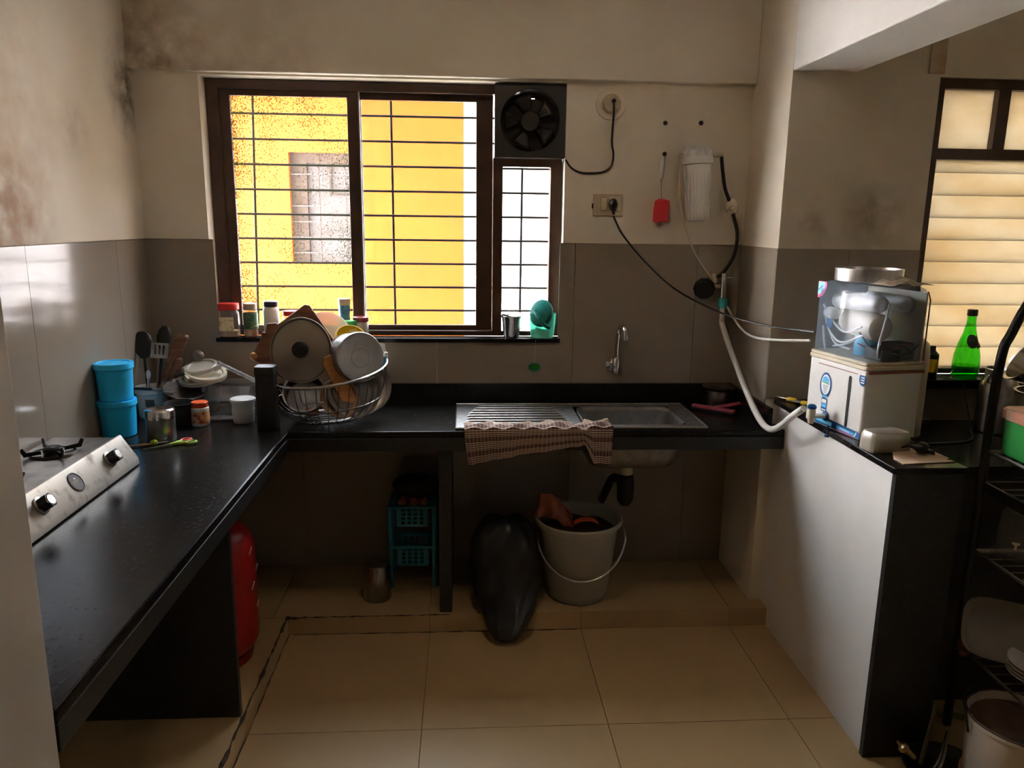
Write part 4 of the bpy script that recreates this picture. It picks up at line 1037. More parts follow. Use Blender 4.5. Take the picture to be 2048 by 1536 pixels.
for i, (x, y, z, r_, d, m_, lab) in enumerate(((-1.035, -.195, .966, .078, (-.05, -.18, .97), 'milky', 'cream plastic lid at the bottom of the lid heap by the corner'),
        (-1.015, -.190, .985, .076, (.16, -.22, .95), 'cream_pl', 'cream plastic lid in the middle of the lid heap by the corner'),
        (-1.035, -.180, 1.008, .060, (-.10, -.25, .95), 'milky', 'pale plastic lid on top of the lid heap by the corner'))):
    t = thing('plastic_cover', lab, 'lid', (x, y, z))
    M = at((0, 0, 0), d)
    G().lathe([(0, .004), (r_*.80, .004), (r_*.86, .009), (r_, .009), (r_+.003, .006), (r_+.003, -.006), (r_, -.006)], 36, M).build('disc', m_, t)
    for a in (.3, .3+pi):
        G().cbox((r_*math.cos(a)+.006*math.cos(a), r_*math.sin(a), -.004), (.010, .034, .022), M).build('clip', m_, t, bevel=.002)
t = thing('long_cover', 'long clear plastic lid leaning down from the heap to the canister', 'lid', (-0.880, -0.205, 0.990), (math.radians(-18), math.radians(27), 0))
G().cbox((0, 0, 0), (.165, .085, .005)).build('panel', 'clear_pl', t, bevel=.002)
G().plate([-.086, -.078, .078, .086], [-.046, -.038, .038, .046], -.008, .006, {(1, 1)}, 'xy').build('rim', 'clear_pl', t, bevel=.002)
t = thing('steel_thali', 'steel plate wedged under the lid heap behind the dark pot', 'plate', (-1.085, -0.235, 0.930))
G().lathe([(0, 0), (.075, 0), (.080, .012), (.086, .014), (.080, .016), (.074, .004), (0, .003)], 40, at((0, 0, 0), (.25, -.35, .9))).build('plate', 'steel_dk', t)
t = thing('steel_bowl', 'shallow steel bowl under the cream lids in the corner', 'bowl', (-1.050, -0.160, ZC))
G().lathe([(0, 0), (.05, 0), (.075, .05), (.082, .095), (.079, .095), (.07, .05), (.048, .004), (0, .004)], 36).build('bowl', 'steel_dk', t)

t = thing('scissors', 'kitchen scissors with lime and red handles lying open by the stove', 'scissors', (-0.985, -0.648, ZC+.007), (0, 0, .72))
for sgn in (-1, 1):
    g = G(); Mx = Matrix.Rotation(.09*sgn, 4, 'Z')
    g.prism([(-.012, -.004), (-.10, 0), (-.012, .006)], -.0012+.0015*sgn, .0012+.0015*sgn, Mx); g.build('blade', 'steel', t)
    g = G(); g.tube([(-.014, 0, 0), (.018, .004*sgn, 0), (.034, .010*sgn, 0)], [.005, .007, .006], 8, M=Mx); g.build('shank', 'lime', t)
    g = G(); g.ring((.052, .016*sgn, 0), .017, .0048, 20, 8, Mx, .72); g.build('finger_ring', 'red' if sgn > 0 else 'lime', t)
t = thing('vegetable_knife', 'thin knife with lime guard lying between stove and scissors', 'knife', (-1.058, -0.640, ZC+.005), (0, 0, .40))
G().cbox((-.055, 0, 0), (.10, .012, .004)).build('handle', 'wood_l', t, bevel=.001)
G().lathe([(0, -.012), (.008, -.010), (.012, 0), (.008, .010), (0, .014)], 12, at((.004, 0, .003), (1, 0, 0))).build('guard', 'lime', t)
G().tube([(.014, 0, 0), (.05, .002, 0)], [.004, .002], 6).build('tip', 'steel', t)

# ------------------------------------------------------------------ gas stove
st = thing('gas_stove', 'two burner steel gas stove against the left wall', 'stove', (-1.270, -1.165, ZC))
SY = .310
G().plate([.002, .196], [-SY, SY], .075, .090, axes='xy').build('top_plate', 'steel_d', st, bevel=.003)
G().box((.004, -SY+.006, .018), (.192, SY-.006, .0748)).build('body', 'steel_d', st)
poly = [(.190, .0745), (.197, .097), (.2045, .098), (.252, .024), (.254, .004), (.244, .004), (.186, .03)]
def side(p): return [(y, z) for y, z in p]
MM = Matrix(((1, 0, 0, 0), (0, 0, 1, 0), (0, 1, 0, 0), (0, 0, 0, 1)))
G().prism(poly, -SY, SY, MM).build('control_panel', 'stove_panel', st, bevel=.0015)
nrm = V((.842, 0, .540)); base = V((.2285, 0, .0612))
for k, (y, rz) in enumerate(((.172, .3), (-.205, 1.1))):
    M = at(base + V((0, y, 0)) + nrm*.001, nrm)
    G().lathe([(0, 0), (.024, 0), (.024, .003), (.020, .005), (0, .005)], 28, M).build('knob_bezel', 'steel_d', st)
    kn = G(); pr = []
    for i in range(24):
        a = 2*pi*i/24; pr.append(((.0185+.0022*math.cos(6*a))*math.cos(a), (.0185+.0022*math.cos(6*a))*math.sin(a)))
    kn.prism(pr, .005, .030, M); k_ = kn.build('knob', 'black', st, bevel=.002)
    G().lathe([(0, .0302), (.013, .0302), (.013, .0315), (0, .0318)], 20, M).build('knob_cap', 'steel', k_)
M = at(base + V((0, -.030, 0)) + nrm*.0005, nrm, 0) @ Matrix.Rotation(pi/2, 4, 'Z')
G().lathe([(0, 0), (.0285, 0), (.0285, .002), (.026, .003), (.0245, .0015), (0, .0015)], 36, M).build('badge', 'iron', st)
M2 = at(base + V((0, .222, 0)) + nrm*.001, nrm)
G().cbox((0, .004, 0), (.022, .026, .0012), M2).build('rating_sticker', 'iron', st, bevel=.003)
def text_mesh(name, body, size, M, material, parent, ext=.0006, scale=(1, 1)):
    cu = bpy.data.curves.new(name, 'FONT'); cu.body = body; cu.size = size; cu.extrude = ext
    cu.align_x = 'CENTER'; cu.align_y = 'CENTER'; cu.resolution_u = 2
    tmp = bpy.data.objects.new(name, cu); COL.objects.link(tmp)
    dg = bpy.context.evaluated_depsgraph_get(); me = bpy.data.meshes.new_from_object(tmp.evaluated_get(dg))
    bpy.data.objects.remove(tmp); me.name = name
    me.transform(M @ Matrix.Diagonal((scale[0], scale[1], 1, 1))); me.materials.clear(); me.materials.append(P[material])
    o = bpy.data.objects.new(name, me); COL.objects.link(o); o.parent = parent
    o['kind'] = 'stuff'
    return o
# badge reads along the panel, letters upright towards the cook
xd = V((0, 1, 0)); zd = nrm; yd = zd.cross(xd)
MB = Matrix((( xd.x, yd.x, zd.x), (xd.y, yd.y, zd.y), (xd.z, yd.z, zd.z))).to_4x4()
MB.translation = base + V((0, -.030, 0)) + nrm*.0022
text_mesh('badge_lettering', 'LIWEIT', .0125, MB, 'steel_s', st)
G().prism([(-.005, .008), (0, .014), (.005, .008)], 0, .0008, MB).build('badge_mark', 'steel_s', st)
for k, y in enumerate((.135, -.175)):
    x = .090
    G().lathe([(.052, 0), (.060, .0), (.062, .003), (.056, .004), (.040, .002), (0, .002)], 30, at((x, y, .0905))).build('drip_tray', 'steel_d', st)
    G().lathe([(0, 0), (.022, 0), (.026, .006), (.026, .016), (.020, .020), (0, .021)], 24, at((x, y, .0925))).build('burner', 'black', st)
    g = G(); g.ring((x, y, .094), .058, .003, 28, 6)
    ps_ = g.build('pan_support', 'black', st)
    for q in range(4):
        a = pi/4 + q*pi/2; c, s_ = math.cos(a), math.sin(a)
        G().prism([(.030, 0), (.075, 0), (.084, .022), (.076, .026), (.068, .012), (.032, .010)], -.0022, .0022,
            Matrix.Translation((x, y, .096)) @ Matrix.Rotation(a, 4, 'Z') @ Matrix.Rotation(pi/2, 4, 'X')).build('prong', 'black', ps_)
t = thing('roasting_rack', 'black roasting rack lying between stove and blue tubs', 'rack', (-1.205, -0.795, ZC), (0, 0, .2))
g = G(); g.ring((0, 0, .006), .055, .004, 28, 6); g.build('ring', 'black', t)
for k in range(6):
    y = -.04+k*.016; h = math.sqrt(.055**2-y*y); G().tube([(-h, y, .006), (h, y, .006)], .002, 5).build('bar', 'black', t)
g = G(); g.tube([(.05, -.01, .008), (.035, -.085, .035)], .005, 6); g.build('handle', 'black', t)

# ------------------------------------------------------------------ right end of the worktop
t = thing('steel_pot', 'small steel pot with flared rim in the right worktop corner', 'pot', (1.090, -0.090, ZC))
G().lathe([(0, 0), (.050, 0), (.056, .005), (.058, .070), (.072, .082), (.074, .085), (.070, .085), (.055, .074), (.053, .008), (0, .006)], 36).build('pot', 'steel_d', t)
t = thing('squeegee', 'pink plastic counter squeegee lying before the steel pot', 'squeegee', (1.030, -0.205, ZC+.004), (0, 0, -.72))
G().cbox((0, 0, .010), (.185, .024, .016)).build('head', 'pink', t, bevel=.003)
G().cbox((0, -.016, .005), (.180, .010, .006)).build('blade', 'black_soft', t)
G().tube([(0, .01, .012), (.075, .10, .026), (.10, .128, .030)], [.008, .009, .008], 8).build('handle', 'pink', t)

# ------------------------------------------------------------------ under the worktop
t = thing('gas_cylinder', 'red gas cylinder standing behind the black support panel under the counter', 'gas cylinder', (-0.868, -0.730, ZP))
G().lathe([(0, .0), (.120, .0), (.120, .03), (.110, .032), (.130, .045), (.146, .075), (.150, .11), (.150, .40), (.145, .435), (.125, .468), (.085, .488), (.03, .494), (0, .494)], 40).build('body', 'red_cyl', t)
G().lathe([(.078, .480), (.090, .482), (.088, .56), (.080, .566), (.078, .56)], 32).build('collar', 'red_cyl', t)
g = G()
for k in range(14):
    a = 2*pi*k/14 + .1; g.tube([(.092*math.cos(a), .092*math.sin(a), .505), (.0905*math.cos(a+.05), .0905*math.sin(a+.05), .545)], .0035, 5)
o = g.build('collar_slots', 'cream_pl', t); o['kind'] = 'stuff'
G().lathe([(0, .494), (.022, .494), (.022, .53), (.012, .54), (0, .54)], 16).build('valve', 'steel_d', t)
for (a, z, q) in ((-.25, .40, .04), (-.22, .27, .04), (.02, .19, .0), (.1, .32, .0)):
    c = V((.1505*math.cos(a), .1505*math.sin(a), z))
    G().tube([c, c + V((.004, .008 + q*.3, .022))], .0025, 5).build('scratch', 'enamel', t)

t = thing('steel_jar', 'dull steel jar standing on the plinth left of the blue rack', 'jar', (-0.352, -0.310, ZP))
G().lathe([(0, 0), (.052, 0), (.055, .004), (.055, .130), (.050, .138), (.050, .15), (.046, .152), (0, .152)], 32).build('jar', 'steel_d', t)

t = thing('basket_rack', 'blue two-tier plastic vegetable rack under the counter', 'rack', (-0.212, -0.150, ZP))
for sx in (-1, 1):
    for sy in (-1, 1):
        G().tube([(sx*.088, sy*.075, 0), (sx*.092, sy*.075, .36)], [.008, .010], 8).build('post', 'blue_rack', t)
def crate(z):
    us = [-.098, -.062]
    o = G().plate([-.100, -.066, .066, .100], [-.084, -.062, .062, .084], z-.010, z, {(1, 1)}, 'xy').build('tier', 'blue_rack', t, bevel=.003)
    # basket walls with square openings
    xs = [-.062]; 
    for k in range(4): xs += [-.046+k*.025, -.031+k*.025]
    xs += [.062]
    zs = [z-.095]
    for k in range(4): zs += [z-.084+k*.019, z-.072+k*.019]
    zs += [z-.004]
    sk_ = {(i, j) for i in range(1, len(xs)-1, 2) for j in range(1, len(zs)-1, 2)}
    for y in (-.064, .060):
        G().plate(xs, zs, y, y+.004, sk_, 'xz').build('grid_wall', 'blue_rack', o)
    for x in (-.066, .062):
        G().plate([q*.96 for q in xs], zs, x, x+.004, sk_, 'yz').build('grid_wall', 'blue_rack', o)
    G().box((-.062, -.060, z-.097), (.062, .060, z-.093)).build('base', 'blue_rack', o)
crate(.36); crate(.185)
k = 0
for (x, y, z, r_, lab) in ((-.252, -.175, .432, .026, 'red onion in the top tier of the blue rack, front left'), (-.205, -.172, .430, .024, 'red onion in the top tier of the blue rack, front centre'),
        (-.165, -.160, .428, .023, 'red onion in the top tier of the blue rack, front right'), (-.235, -.125, .440, .027, 'red onion in the top tier of the blue rack, back left'), (-.185, -.125, .440, .025, 'red onion in the top tier of the blue rack, back right')):
    o = thing('onion', lab, 'onion', (x, y, z), group='onions in the blue rack')
    G().lathe([(0, -r_*.9), (r_*.6, -r_*.75), (r_, -.1*r_), (r_*.85, r_*.5), (r_*.3, r_*.85), (r_*.12, r_*1.15), (0, r_*1.2)], 18).build('bulb', 'onion', o)
t = thing('dark_bag', 'dark cloth bag lying on top of the blue rack', 'bag', (-0.200, -0.140, 0.500))
g = G(); g.ball((0, 0, 0), .09, seg=20, sq=(1.1, .8, .55)); g.lumps(.02, 14); g.build('bag', 'black_soft', t)

t = thing('bucket', 'grey plastic bucket full of rubbish under the sink', 'bucket', (0.468, -0.300, ZP))
G().lathe([(0, 0), (.110, 0), (.118, .006), (.118, .02), (.128, .03), (.160, .30), (.168, .312), (.178, .322), (.180, .335), (.174, .340), (.164, .335), (.150, .28), (.115, .012), (0, .012)], 48).build('body', 'grey_bucket', t)
hpnts = []
for i in range(17):
    a = pi*i/16; hpnts.append((-.182*math.cos(a), -.060 - .095*math.sin(a)**.8 if 0 < i < 16 else -.060+.055, .318 - .195*math.sin(a)))
hpnts[0] = (-.182, 0, .318); hpnts[-1] = (.182, 0, .318)
G().tube(spline(hpnts, 3), .0042, 8).build('handle', 'steel', t)
g = G(); g.lathe([(0, .300), (.08, .295), (.150, .285)], 30); g.lumps(.012, 16); g.build('rubbish_fill', 'brown_muck', t)
t = thing('wrapper', 'crumpled red-brown wrapper sticking up at the left of the bucket', 'wrapper', (0.372, -0.300, 0.410))
def wr_(u, v):
    p = V(((u-.5)*.15, (v-.5)*.03 + .02*math.sin(u*7+v*3), v*.115 - .45*(u-.3)**2*.3 - .05*u*v))
    return p + noise.noise_vector(p*22)*.02
G().sheet(wr_, 12, 12).build('foil', 'paper_bag', t, solid=.002)
t = thing('orange_peel', 'orange peel piece on the rubbish in the bucket centre', 'peel', (0.492, -0.345, 0.402))
def pe_(u, v):
    a = (u-.5)*2.2; return (.055*math.sin(a), (v-.5)*.035, .03*math.cos(a) + .004*math.sin(v*9) - .015)
G().sheet(pe_, 10, 4).build('skin', 'orange', t, solid=.003)

t = thing('rubbish_bag', 'black plastic rubbish bag slumped over the plinth edge beside the bucket', 'bag', (0.165, -0.330, 0.0))
g = G(); rings = []
prof = [(.010, .030, -.205), (.025, .062, -.208), (.055, .078, -.204), (.090, .100, -.150), (.14, .128, -.085), (.20, .142, -.055), (.27, .144, -.045), (.33, .140, -.040), (.37, .130, -.035), (.405, .105, -.03), (.42, .092, -.02), (.432, .07, -.02), (.436, .02, -.02)]
for (z, r_, yo) in prof:
    R = []
    for i in range(44):
        a = 2*pi*i/44; f = 1 + .05*math.sin(a*5+z*21) + .04*math.sin(a*11-z*33) + .05*math.sin(a*3+z*9) + .03*math.sin(a*17+z*60)
        yy = yo + r_*math.sin(a)*f*.78
        if z < .085: yy = min(yy, -.138)
        R.append(g.bm.verts.new((r_*math.cos(a)*f, yy, z + (.008*math.sin(a*3) if z > .1 else 0))))
    rings.append(R)
for A_, B_ in zip(rings, rings[1:]):
    for i in range(44):
        j = (i+1) % 44; g.bm.faces.new((A_[i], A_[j], B_[j], B_[i]))
g.bm.faces.new(rings[0][::-1]); g.bm.faces.new(rings[-1])
g.build('bag', 'black_bag', t, sub=1, sharp=180)

# ------------------------------------------------------------------ water purifier on the partition
A0 = math.radians(10)
wpz = thing('water_purifier', 'white and clear wall-type water purifier standing on the granite-topped partition', 'water purifier', (1.192, -0.690, ZSLAB+.0005), (0, 0, A0))
PW, PD = .292, .205
def rbox(x0, x1, y0, y1, z0, z1, r):
    pts = []
    for (cx_, cy_, a0) in ((x1-r, y1-r, 0), (x0+r, y1-r, 90), (x0+r, y0+r, 180), (x1-r, y0+r, 270)):
        for q in range(5):
            a = math.radians(a0+q*22.5); pts.append((cx_+r*math.cos(a), cy_+r*math.sin(a)))
    return pts
G().prism(rbox(0, PD, -PW, 0, 0, 0, .012), 0, .222).build('tank_base', 'white_pl', wpz, bevel=.003)
g = G(); g.prism(rbox(-.004, PD+.004, -PW-.004, .004, 0, 0, .014), .2225, .236); g.prism(rbox(-.002, PD+.002, -PW-.002, .002, 0, 0, .013), .2362, .247)
g.build('rim', 'cream_pl', wpz, bevel=.003)
# clear upper housing: one closed thin shell, open below
g = G(); rings = []
for (ins, z) in ((.004, .2475), (.004, .455), (.010, .472), (.024, .481), (.06, .484)):
    rings.append([g.bm.verts.new((x, y, z)) for x, y in rbox(ins, PD-ins, -PW+ins, -ins, 0, 0, max(.016-ins*.1, .008))])
for A_, B_ in zip(rings, rings[1:]):
    for i in range(len(A_)):
        j = (i+1) % len(A_); g.bm.faces.new((A_[i], A_[j], B_[j], B_[i]))
g.bm.faces.new(rings[-1]); g.build('clear_cover', 'tank', wpz)
G().box((PD-.012, -PW+.012, .248), (PD-.006, -.012, .462)).build('back_panel', 'cream_pl', wpz)
G().tube([(.197, -PW-.0012, .25), (.197, -PW-.0012, .44), (.186, -PW-.0008, .466)], .0022, 6).build('edge_tape', 'rust', wpz)
G().box((.004, -PW-.0052, .212), (PD, -PW-.0002, .2205)).build('edge_tape', 'rust', wpz)
G().box((-.0008, -PW*.86, .2050), (.0002, -PW*.18, .2072)).build('red_line', 'rust', wpz)
# inside: filters, pump, power box, tubes
def cylin(p, q, r, m, name):
    d = V(q)-V(p); L = d.length
    return G().lathe([(0, 0), (r*.5, 0), (r*.9, .008), (r, .018), (r, L-.018), (r*.9, L-.008), (r*.5, L), (0, L)], 24, at(p, d)).build(name, m, wpz)
cylin((.06, -.03, .415), (.05, -.27, .425), .026, 'white_pl', 'inline_filter')
cylin((.10, -.05, .352), (.075, -.245, .345), .044, 'cream_pl', 'membrane_housing')
cylin((.155, -.06, .425), (.155, -.255, .42), .026, 'white_pl', 'inline_filter')
cylin((.035, -.02, .375), (.03, -.085, .375), .020, 'white_pl', 'inline_filter')
G().lathe([(0, 0), (.034, 0), (.036, .006), (.036, .06), (.028, .07), (0, .07)], 22, at((.09, -.16, .250))).build('pump', 'sticker_sky', wpz)
G().box((.05, -.285, .249), (.12, -.205, .288)).build('power_box', 'black', wpz, bevel=.003)
G().box((.12, -.262, .249), (.19, -.19, .300)).build('solenoid', 'iron', wpz, bevel=.004)
G().cbox((.008, -.075, .345), (.002, .03, .03), Matrix.Translation((0, 0, 0))).build('filter_sticker', 'sticker_blue', wpz)
for pts in ([(.02, -.02, .40), (.014, -.08, .355), (.012, -.15, .325), (.02, -.22, .35)], [(.02, -.03, .37), (.014, -.07, .32), (.012, -.14, .29), (.02, -.23, .325)],
            [(.018, -.03, .33), (.014, -.045, .29), (.02, -.05, .25)], [(.02, -.06, .32), (.02, -.10, .28), (.03, -.16, .27)],
            [(.02, -.09, .27), (.02, -.15, .285), (.02, -.20, .31)], [(.06, -.282, .43), (.05, -.284, .37), (.04, -.28, .30), (.05, -.27, .26)]):
    G().tube(spline(pts, 6), .0034, 7).build('inner_tube', 'white_pl', wpz)
for pts, m_ in (([(.03, -.20, .33), (.035, -.25, .29), (.06, -.282, .285), (.12, -.284, .30), (.17, -.275, .27)], 'black'), ([(.05, -.17, .29), (.06, -.25, .275), (.10, -.280, .29), (.16, -.282, .305)], 'maroon'),
                ([(.08, -.284, .275), (.12, -.286, .268), (.16, -.284, .28), (.185, -.28, .30)], 'black')):
    G().tube(spline(pts, 6), .0022, 6).build('wire', m_, wpz)
# front face print
F = Matrix(((0, 0, -1, -.0004), (-1, 0, 0, 0), (0, 1, 0, 0), (0, 0, 0, 1)))   # u to the viewer's right, v up, w out of the face
def ell(cx_, cy_, a, b, n=30): return [(cx_+a*math.cos(2*pi*i/n), cy_+b*math.sin(2*pi*i/n)) for i in range(n)]
sticker = G().prism(ell(.100, .139, .030, .043), 0, .0006, F).build('front_sticker', 'sticker_blue', wpz)
G().prism(ell(.100, .141, .0235, .034), .0007, .0010, F).build('sticker_field', 'sticker_white', sticker)
G().prism([(.082, .152), (.118, .148), (.116, .160), (.106, .168), (.094, .168), (.085, .162)], .0011, .0013, F).build('sticker_wave', 'sticker_sky', sticker)
G().prism([(.080, .147), (.119, .143), (.118, .147), (.082, .151)], .0011, .0013, F).build('sticker_stripe', 'sticker_green', sticker)
G().prism(ell(.100, .101, .014, .004), .0007, .0011, F).build('sticker_foot', 'sticker_sky', sticker)
g = G()
for k in range(5): g.cbox((.100, .137-k*.0058, .0012), (.026-.003*k, .0015, .0003), F)
o = g.build('fine_print', 'iron', sticker); o['kind'] = 'stuff'
s2 = G().prism([(.086, .050), (.114, .048), (.116, .090), (.112, .095), (.086, .096)], 0, .0006, F).build('front_sticker', 'sticker_blue', wpz)
G().cbox((.100, .084, .0009), (.023, .013, .0005), F).build('sticker_field', 'sticker_white', s2)
G().cbox((.100, .069, .0009), (.023, .011, .0005), F).build('sticker_field', 'sticker_sky', s2)
G().cbox((.100, .055, .0009), (.023, .004, .0005), F).build('sticker_field', 'sticker_white', s2)
G().prism([(.212, .030), (.216, .026), (.221, .026), (.225, .030), (.225, .190), (.221, .194), (.216, .194), (.212, .190)], 0, .0007, F).build('level_window', 'black', wpz)
sh = G().prism([(.262, .206), (.288, .206), (.290, .182), (.282, .172), (.270, .174), (.264, .180), (.260, .190)], 0, .0006, F).build('shield_sticker', 'sticker_blue', wpz)
for k in range(3): G().cbox((.2765, .199-k*.008, .0009), (.016, .0035, .0004), F).build('shield_line', 'sticker_white', sh)
bs = G().prism([(.060, .004), (.288, .004), (.288, .019), (.280, .024), (.070, .034), (.062, .03)], 0, .0006, F).build('base_band', 'sticker_blue', wpz)
G().prism([(.066, .012), (.150, .010), (.150, .022), (.070, .028)], .0007, .001, F).build('band_print', 'sticker_sky', bs)
G().prism([(.175, .010), (.262, .008), (.262, .017), (.175, .021)], .0007, .001, F).build('band_print', 'sticker_sky', bs)
G().prism([(.262, .006), (.268, .006), (.276, .021), (.271, .022)], .0007, .001, F).build('band_print', 'sticker_white', bs)
G().prism([(.18, .006), (.262, .004), (.262, .007), (.18, .009)], .0007, .001, F).build('band_print', 'sticker_pink', bs)
g = G()
for k in range(7): g.cbox((.195+k*.007, .0155-.0004*k, .0012), (.004, .0045, .0003), F)
o = g.build('band_lettering', 'sticker_white', bs); o['kind'] = 'stuff'
cs = G().prism([(.004, .478), (.046, .478), (.048, .466), (.043, .448), (.030, .432), (.012, .424), (.004, .424)], .0008-.006, .0012-.006, F).build('corner_sticker', 'sticker_pink', wpz)
G().prism([(.004, .476), (.036, .476), (.037, .466), (.033, .452), (.024, .441), (.010, .434), (.004, .434)], .0013-.006, .0016-.006, F).build('sticker_field', 'sticker_sky', cs)
G().prism([(.006, .446), (.030, .462), (.029, .467), (.005, .452)], .0017-.006, .0019-.006, F).build('sticker_field', 'sticker_blue', cs)
# tap
tpp = G(); tpp.rod((0, -.115, .036), (-.052, -.118, .040), .0085, 12); tap = tpp.build('tap', 'white_pl', wpz)
G().lathe([(0, 0), (.017, 0), (.016, .004), (.009, .006), (0, .006)], 20, at((-.0008, -.115, .036), (-1, 0, 0))).build('tap_collar', 'sticker_blue', tap)
G().lathe([(0, -.030), (.009, -.030), (.011, -.020), (.0135, .012), (.012, .020), (0, .021)], 16, at((-.058, -.118, .045))).build('tap_nozzle', 'cream_pl', tap)
G().lathe([(0, 0), (.0145, 0), (.015, .008), (.009, .014), (0, .015)], 16, at((-.058, -.118, .0655))).build('tap_lever', 'sticker_blue', tap)
g = G(); g.rod((-.013, -.150, .012), (-.014, -.150, -.018), .0028, 8); g.lathe([(0, 0), (.008, 0), (.009, .004), (.006, .009), (0, .009)], 12, at((-.014, -.150, -.026))); g.build('tap_key', 'sticker_blue', tap)
jg = thing('carbon_canister', 'beige rounded plastic canister behind the water purifier', 'canister', (1.575, -0.640, 0.852))
G().lathe([(0, 0), (.060, 0), (.066, .006), (.066, .30), (.060, .335), (.040, .352), (0, .356)], 30).build('body', 'cream_pl', jg)

t = thing('steel_dish', 'flat round steel dish standing on top of the water purifier', 'dish', (1.315, -0.790, 1.4105))
G().lathe([(0, 0), (.098, 0), (.102, .003), (.103, .042), (.101, .042), (.099, .004), (0, .003)], 44).build('dish', 'steel', t)
t = thing('clear_bag', 'crumpled clear plastic bag on top of the purifier beside the steel dish', 'bag', (1.345, -0.930, 1.4105), (0, 0, .15))
def bg(u, v):
    p = V(((u-.5)*.17, (v-.5)*.10, .014*math.sin(u*pi)*math.sin(v*pi) + .002)); q = noise.noise_vector(p*38)
    return (p.x, p.y, max(.0008, p.z + q.z*.022*math.sin(u*pi)))
G().sheet(bg, 26, 16).build('film', 'milky', t, solid=.0008)
t = thing('plastic_box', 'frosted white plastic box on the partition in front of the purifier side', 'box', (1.272, -1.068, ZSLAB+.0005), (0, 0, math.radians(8)))
sq_prof(.068, .037, [(0, 0), (.97, 0), (1, .004), (.96, .046), (.88, .058), (.80, .060), (0, .060)], 32, 7).build('body', 'milky', t)
sq_prof(.062, .032, [(0, .002), (.95, .002), (.93, .040), (0, .042)], 24, 6).build('contents', 'white_pl', t)

t = thing('cardboard_piece', 'torn piece of brown cardboard on the partition end beside the plug', 'cardboard', (1.30, -1.13, ZSLAB))
cpts = [(-.055, -.088), (.110, -.070), (.095, -.052), (.112, -.038), (.108, .02), (.085, .075), (.05, .088), (-.02, .03), (-.05, -.03)]
G().prism(cpts, .0006, .0030).build('sheet', 'cardboard', t)
t = thing('three_pin_plug', 'black three pin plug with coiled cord lying on the torn cardboard', 'plug', (1.342, -1.130, ZSLAB+.0035), (0, 0, -.5))
G().lathe([(0, 0), (.016, 0), (.022, .008), (.022, .022), (.012, .034), (.007, .05), (0, .05)], 14, at((.022, 0, .019), (-1, 0, .12)), (1, .8)).build('body', 'black', t)
for (y, z) in ((-.010, .010), (.010, .010), (0, .026)):
    G().rod((.020, y, z), (.042, y, z), .003, 8).build('pin', 'black', t)
G().tube(spline([(-.024, 0, .024), (-.045, .012, .012), (-.040, .035, .006), (-.015, .045, .010), (.005, .040, .020), (.02, .055, .006), (.03, .085, .004), (.00, .115, .004)], 6), .0036, 8).build('cord', 'black', t)
for i, (x, y, rz, L) in enumerate(((1.236, -.435, -1.05, .075), (1.262, -.500, -.80, .085))):
    t = thing('screwdriver', ('yellow and black tool handle at the column foot, further one', 'yellow and black tool handle behind the purifier, nearer one')[i], 'tool', (x, y, ZSLAB+.010), (0, 0, rz))
    G().lathe([(0, 0), (.007, .001), (.0095, .01), (.0095, L*.5), (.006, L*.6), (0, L*.62)], 14, at((0, 0, 0), (1, 0, 0))).build('grip', 'yellow', t)
    G().lathe([(0, 0), (.0098, 0), (.0098, L*.45), (.006, L*.5), (0, L*.5)], 12, at((L*.62, 0, 0), (1, 0, 0))).build('collar', 'black', t)
    G().rod((-.003, 0, 0), (-.055, 0, 0), .0025, 8).build('shaft', 'steel', t)

# ------------------------------------------------------------------ utility corner
uc = thing('utility_counter', 'black granite ledge in the utility corner under the louvre window', 'counter')
G().box((1.405, -0.98, 0.80), (2.598, -0.3935, 0.838)).build('slab', 'granite', uc, bevel=.002)
G().box((1.405, -0.975, 0.0), (2.598, -0.955, 0.7995)).build('front_panel', 'granite_m', uc)
bo = thing('green_bottle', 'green glass bottle with dark cap standing on the louvre window sill', 'bottle', (1.937, -0.425, 1.020))
G().lathe([(0, .004), (.030, .002), (.042, 0), (.047, .006), (.048, .05), (.046, .085), (.036, .13), (.024, .168), (.0165, .205), (.0155, .235), (.0155, .248), (0, .248)], 36).build('glass', 'green_glass', bo)
G().lathe([(0, .004), (.041, .003), (.045, .008), (.0458, .045), (0, .045)], 28).build('contents', 'green_glass', bo)
G().lathe([(.0162, .236), (.0185, .237), (.0185, .258), (.016, .261), (0, .261)], 22).build('cap', 'black', bo)
g = G(); g.lathe([(0, .0), (.024, .0), (.024, .0008), (0, .001)], 26, at((-.010, -.0345, .142), (-.10, -.90, .36)), (.85, 1.15)); g.build('label', 'granite_m', bo)
g = G(); g.sheet(lambda u, v: ((.041-.017*v)*math.cos(-1.35+u*1.25), (.041-.017*v)*math.sin(-1.35+u*1.25), .116+.042*v+.006*u), 10, 3); g.build('neck_band', 'rust', bo)
yb = thing('yellow_bottle', 'small black bottle with yellow band on the sill behind the purifier', 'bottle', (1.792, -0.435, 1.020))
G().lathe([(0, 0), (.022, 0), (.024, .003), (.024, .09), (.014, .1), (.010, .105), (.010, .122), (0, .123)], 22).build('body', 'black', yb)
G().lathe([(.0243, .022), (.0246, .023), (.0246, .072), (.0243, .073)], 22).build('band', 'yellow', yb)
cd = cable('thin_cable', [(1.80, -.46, 1.030), (1.84, -.47, 1.022), (1.89, -.485, 1.012), (1.90, -.50, .96), (1.90, -.56, .845), (1.80, -.70, .843), (1.62, -.74, .843)], .003, 'black', 'dark cable hanging from the sill onto the utility counter')
dj = thing('steel_milk_can', 'dull steel can with side ring on the utility counter', 'can', (1.985, -0.560, 0.8385))
G().lathe([(0, 0), (.060, 0), (.066, .005), (.066, .17), (.060, .19), (.052, .205), (.052, .235), (.056, .237), (.050, .240), (.048, .2), (0, .19)], 34).build('body', 'steel_d', dj)
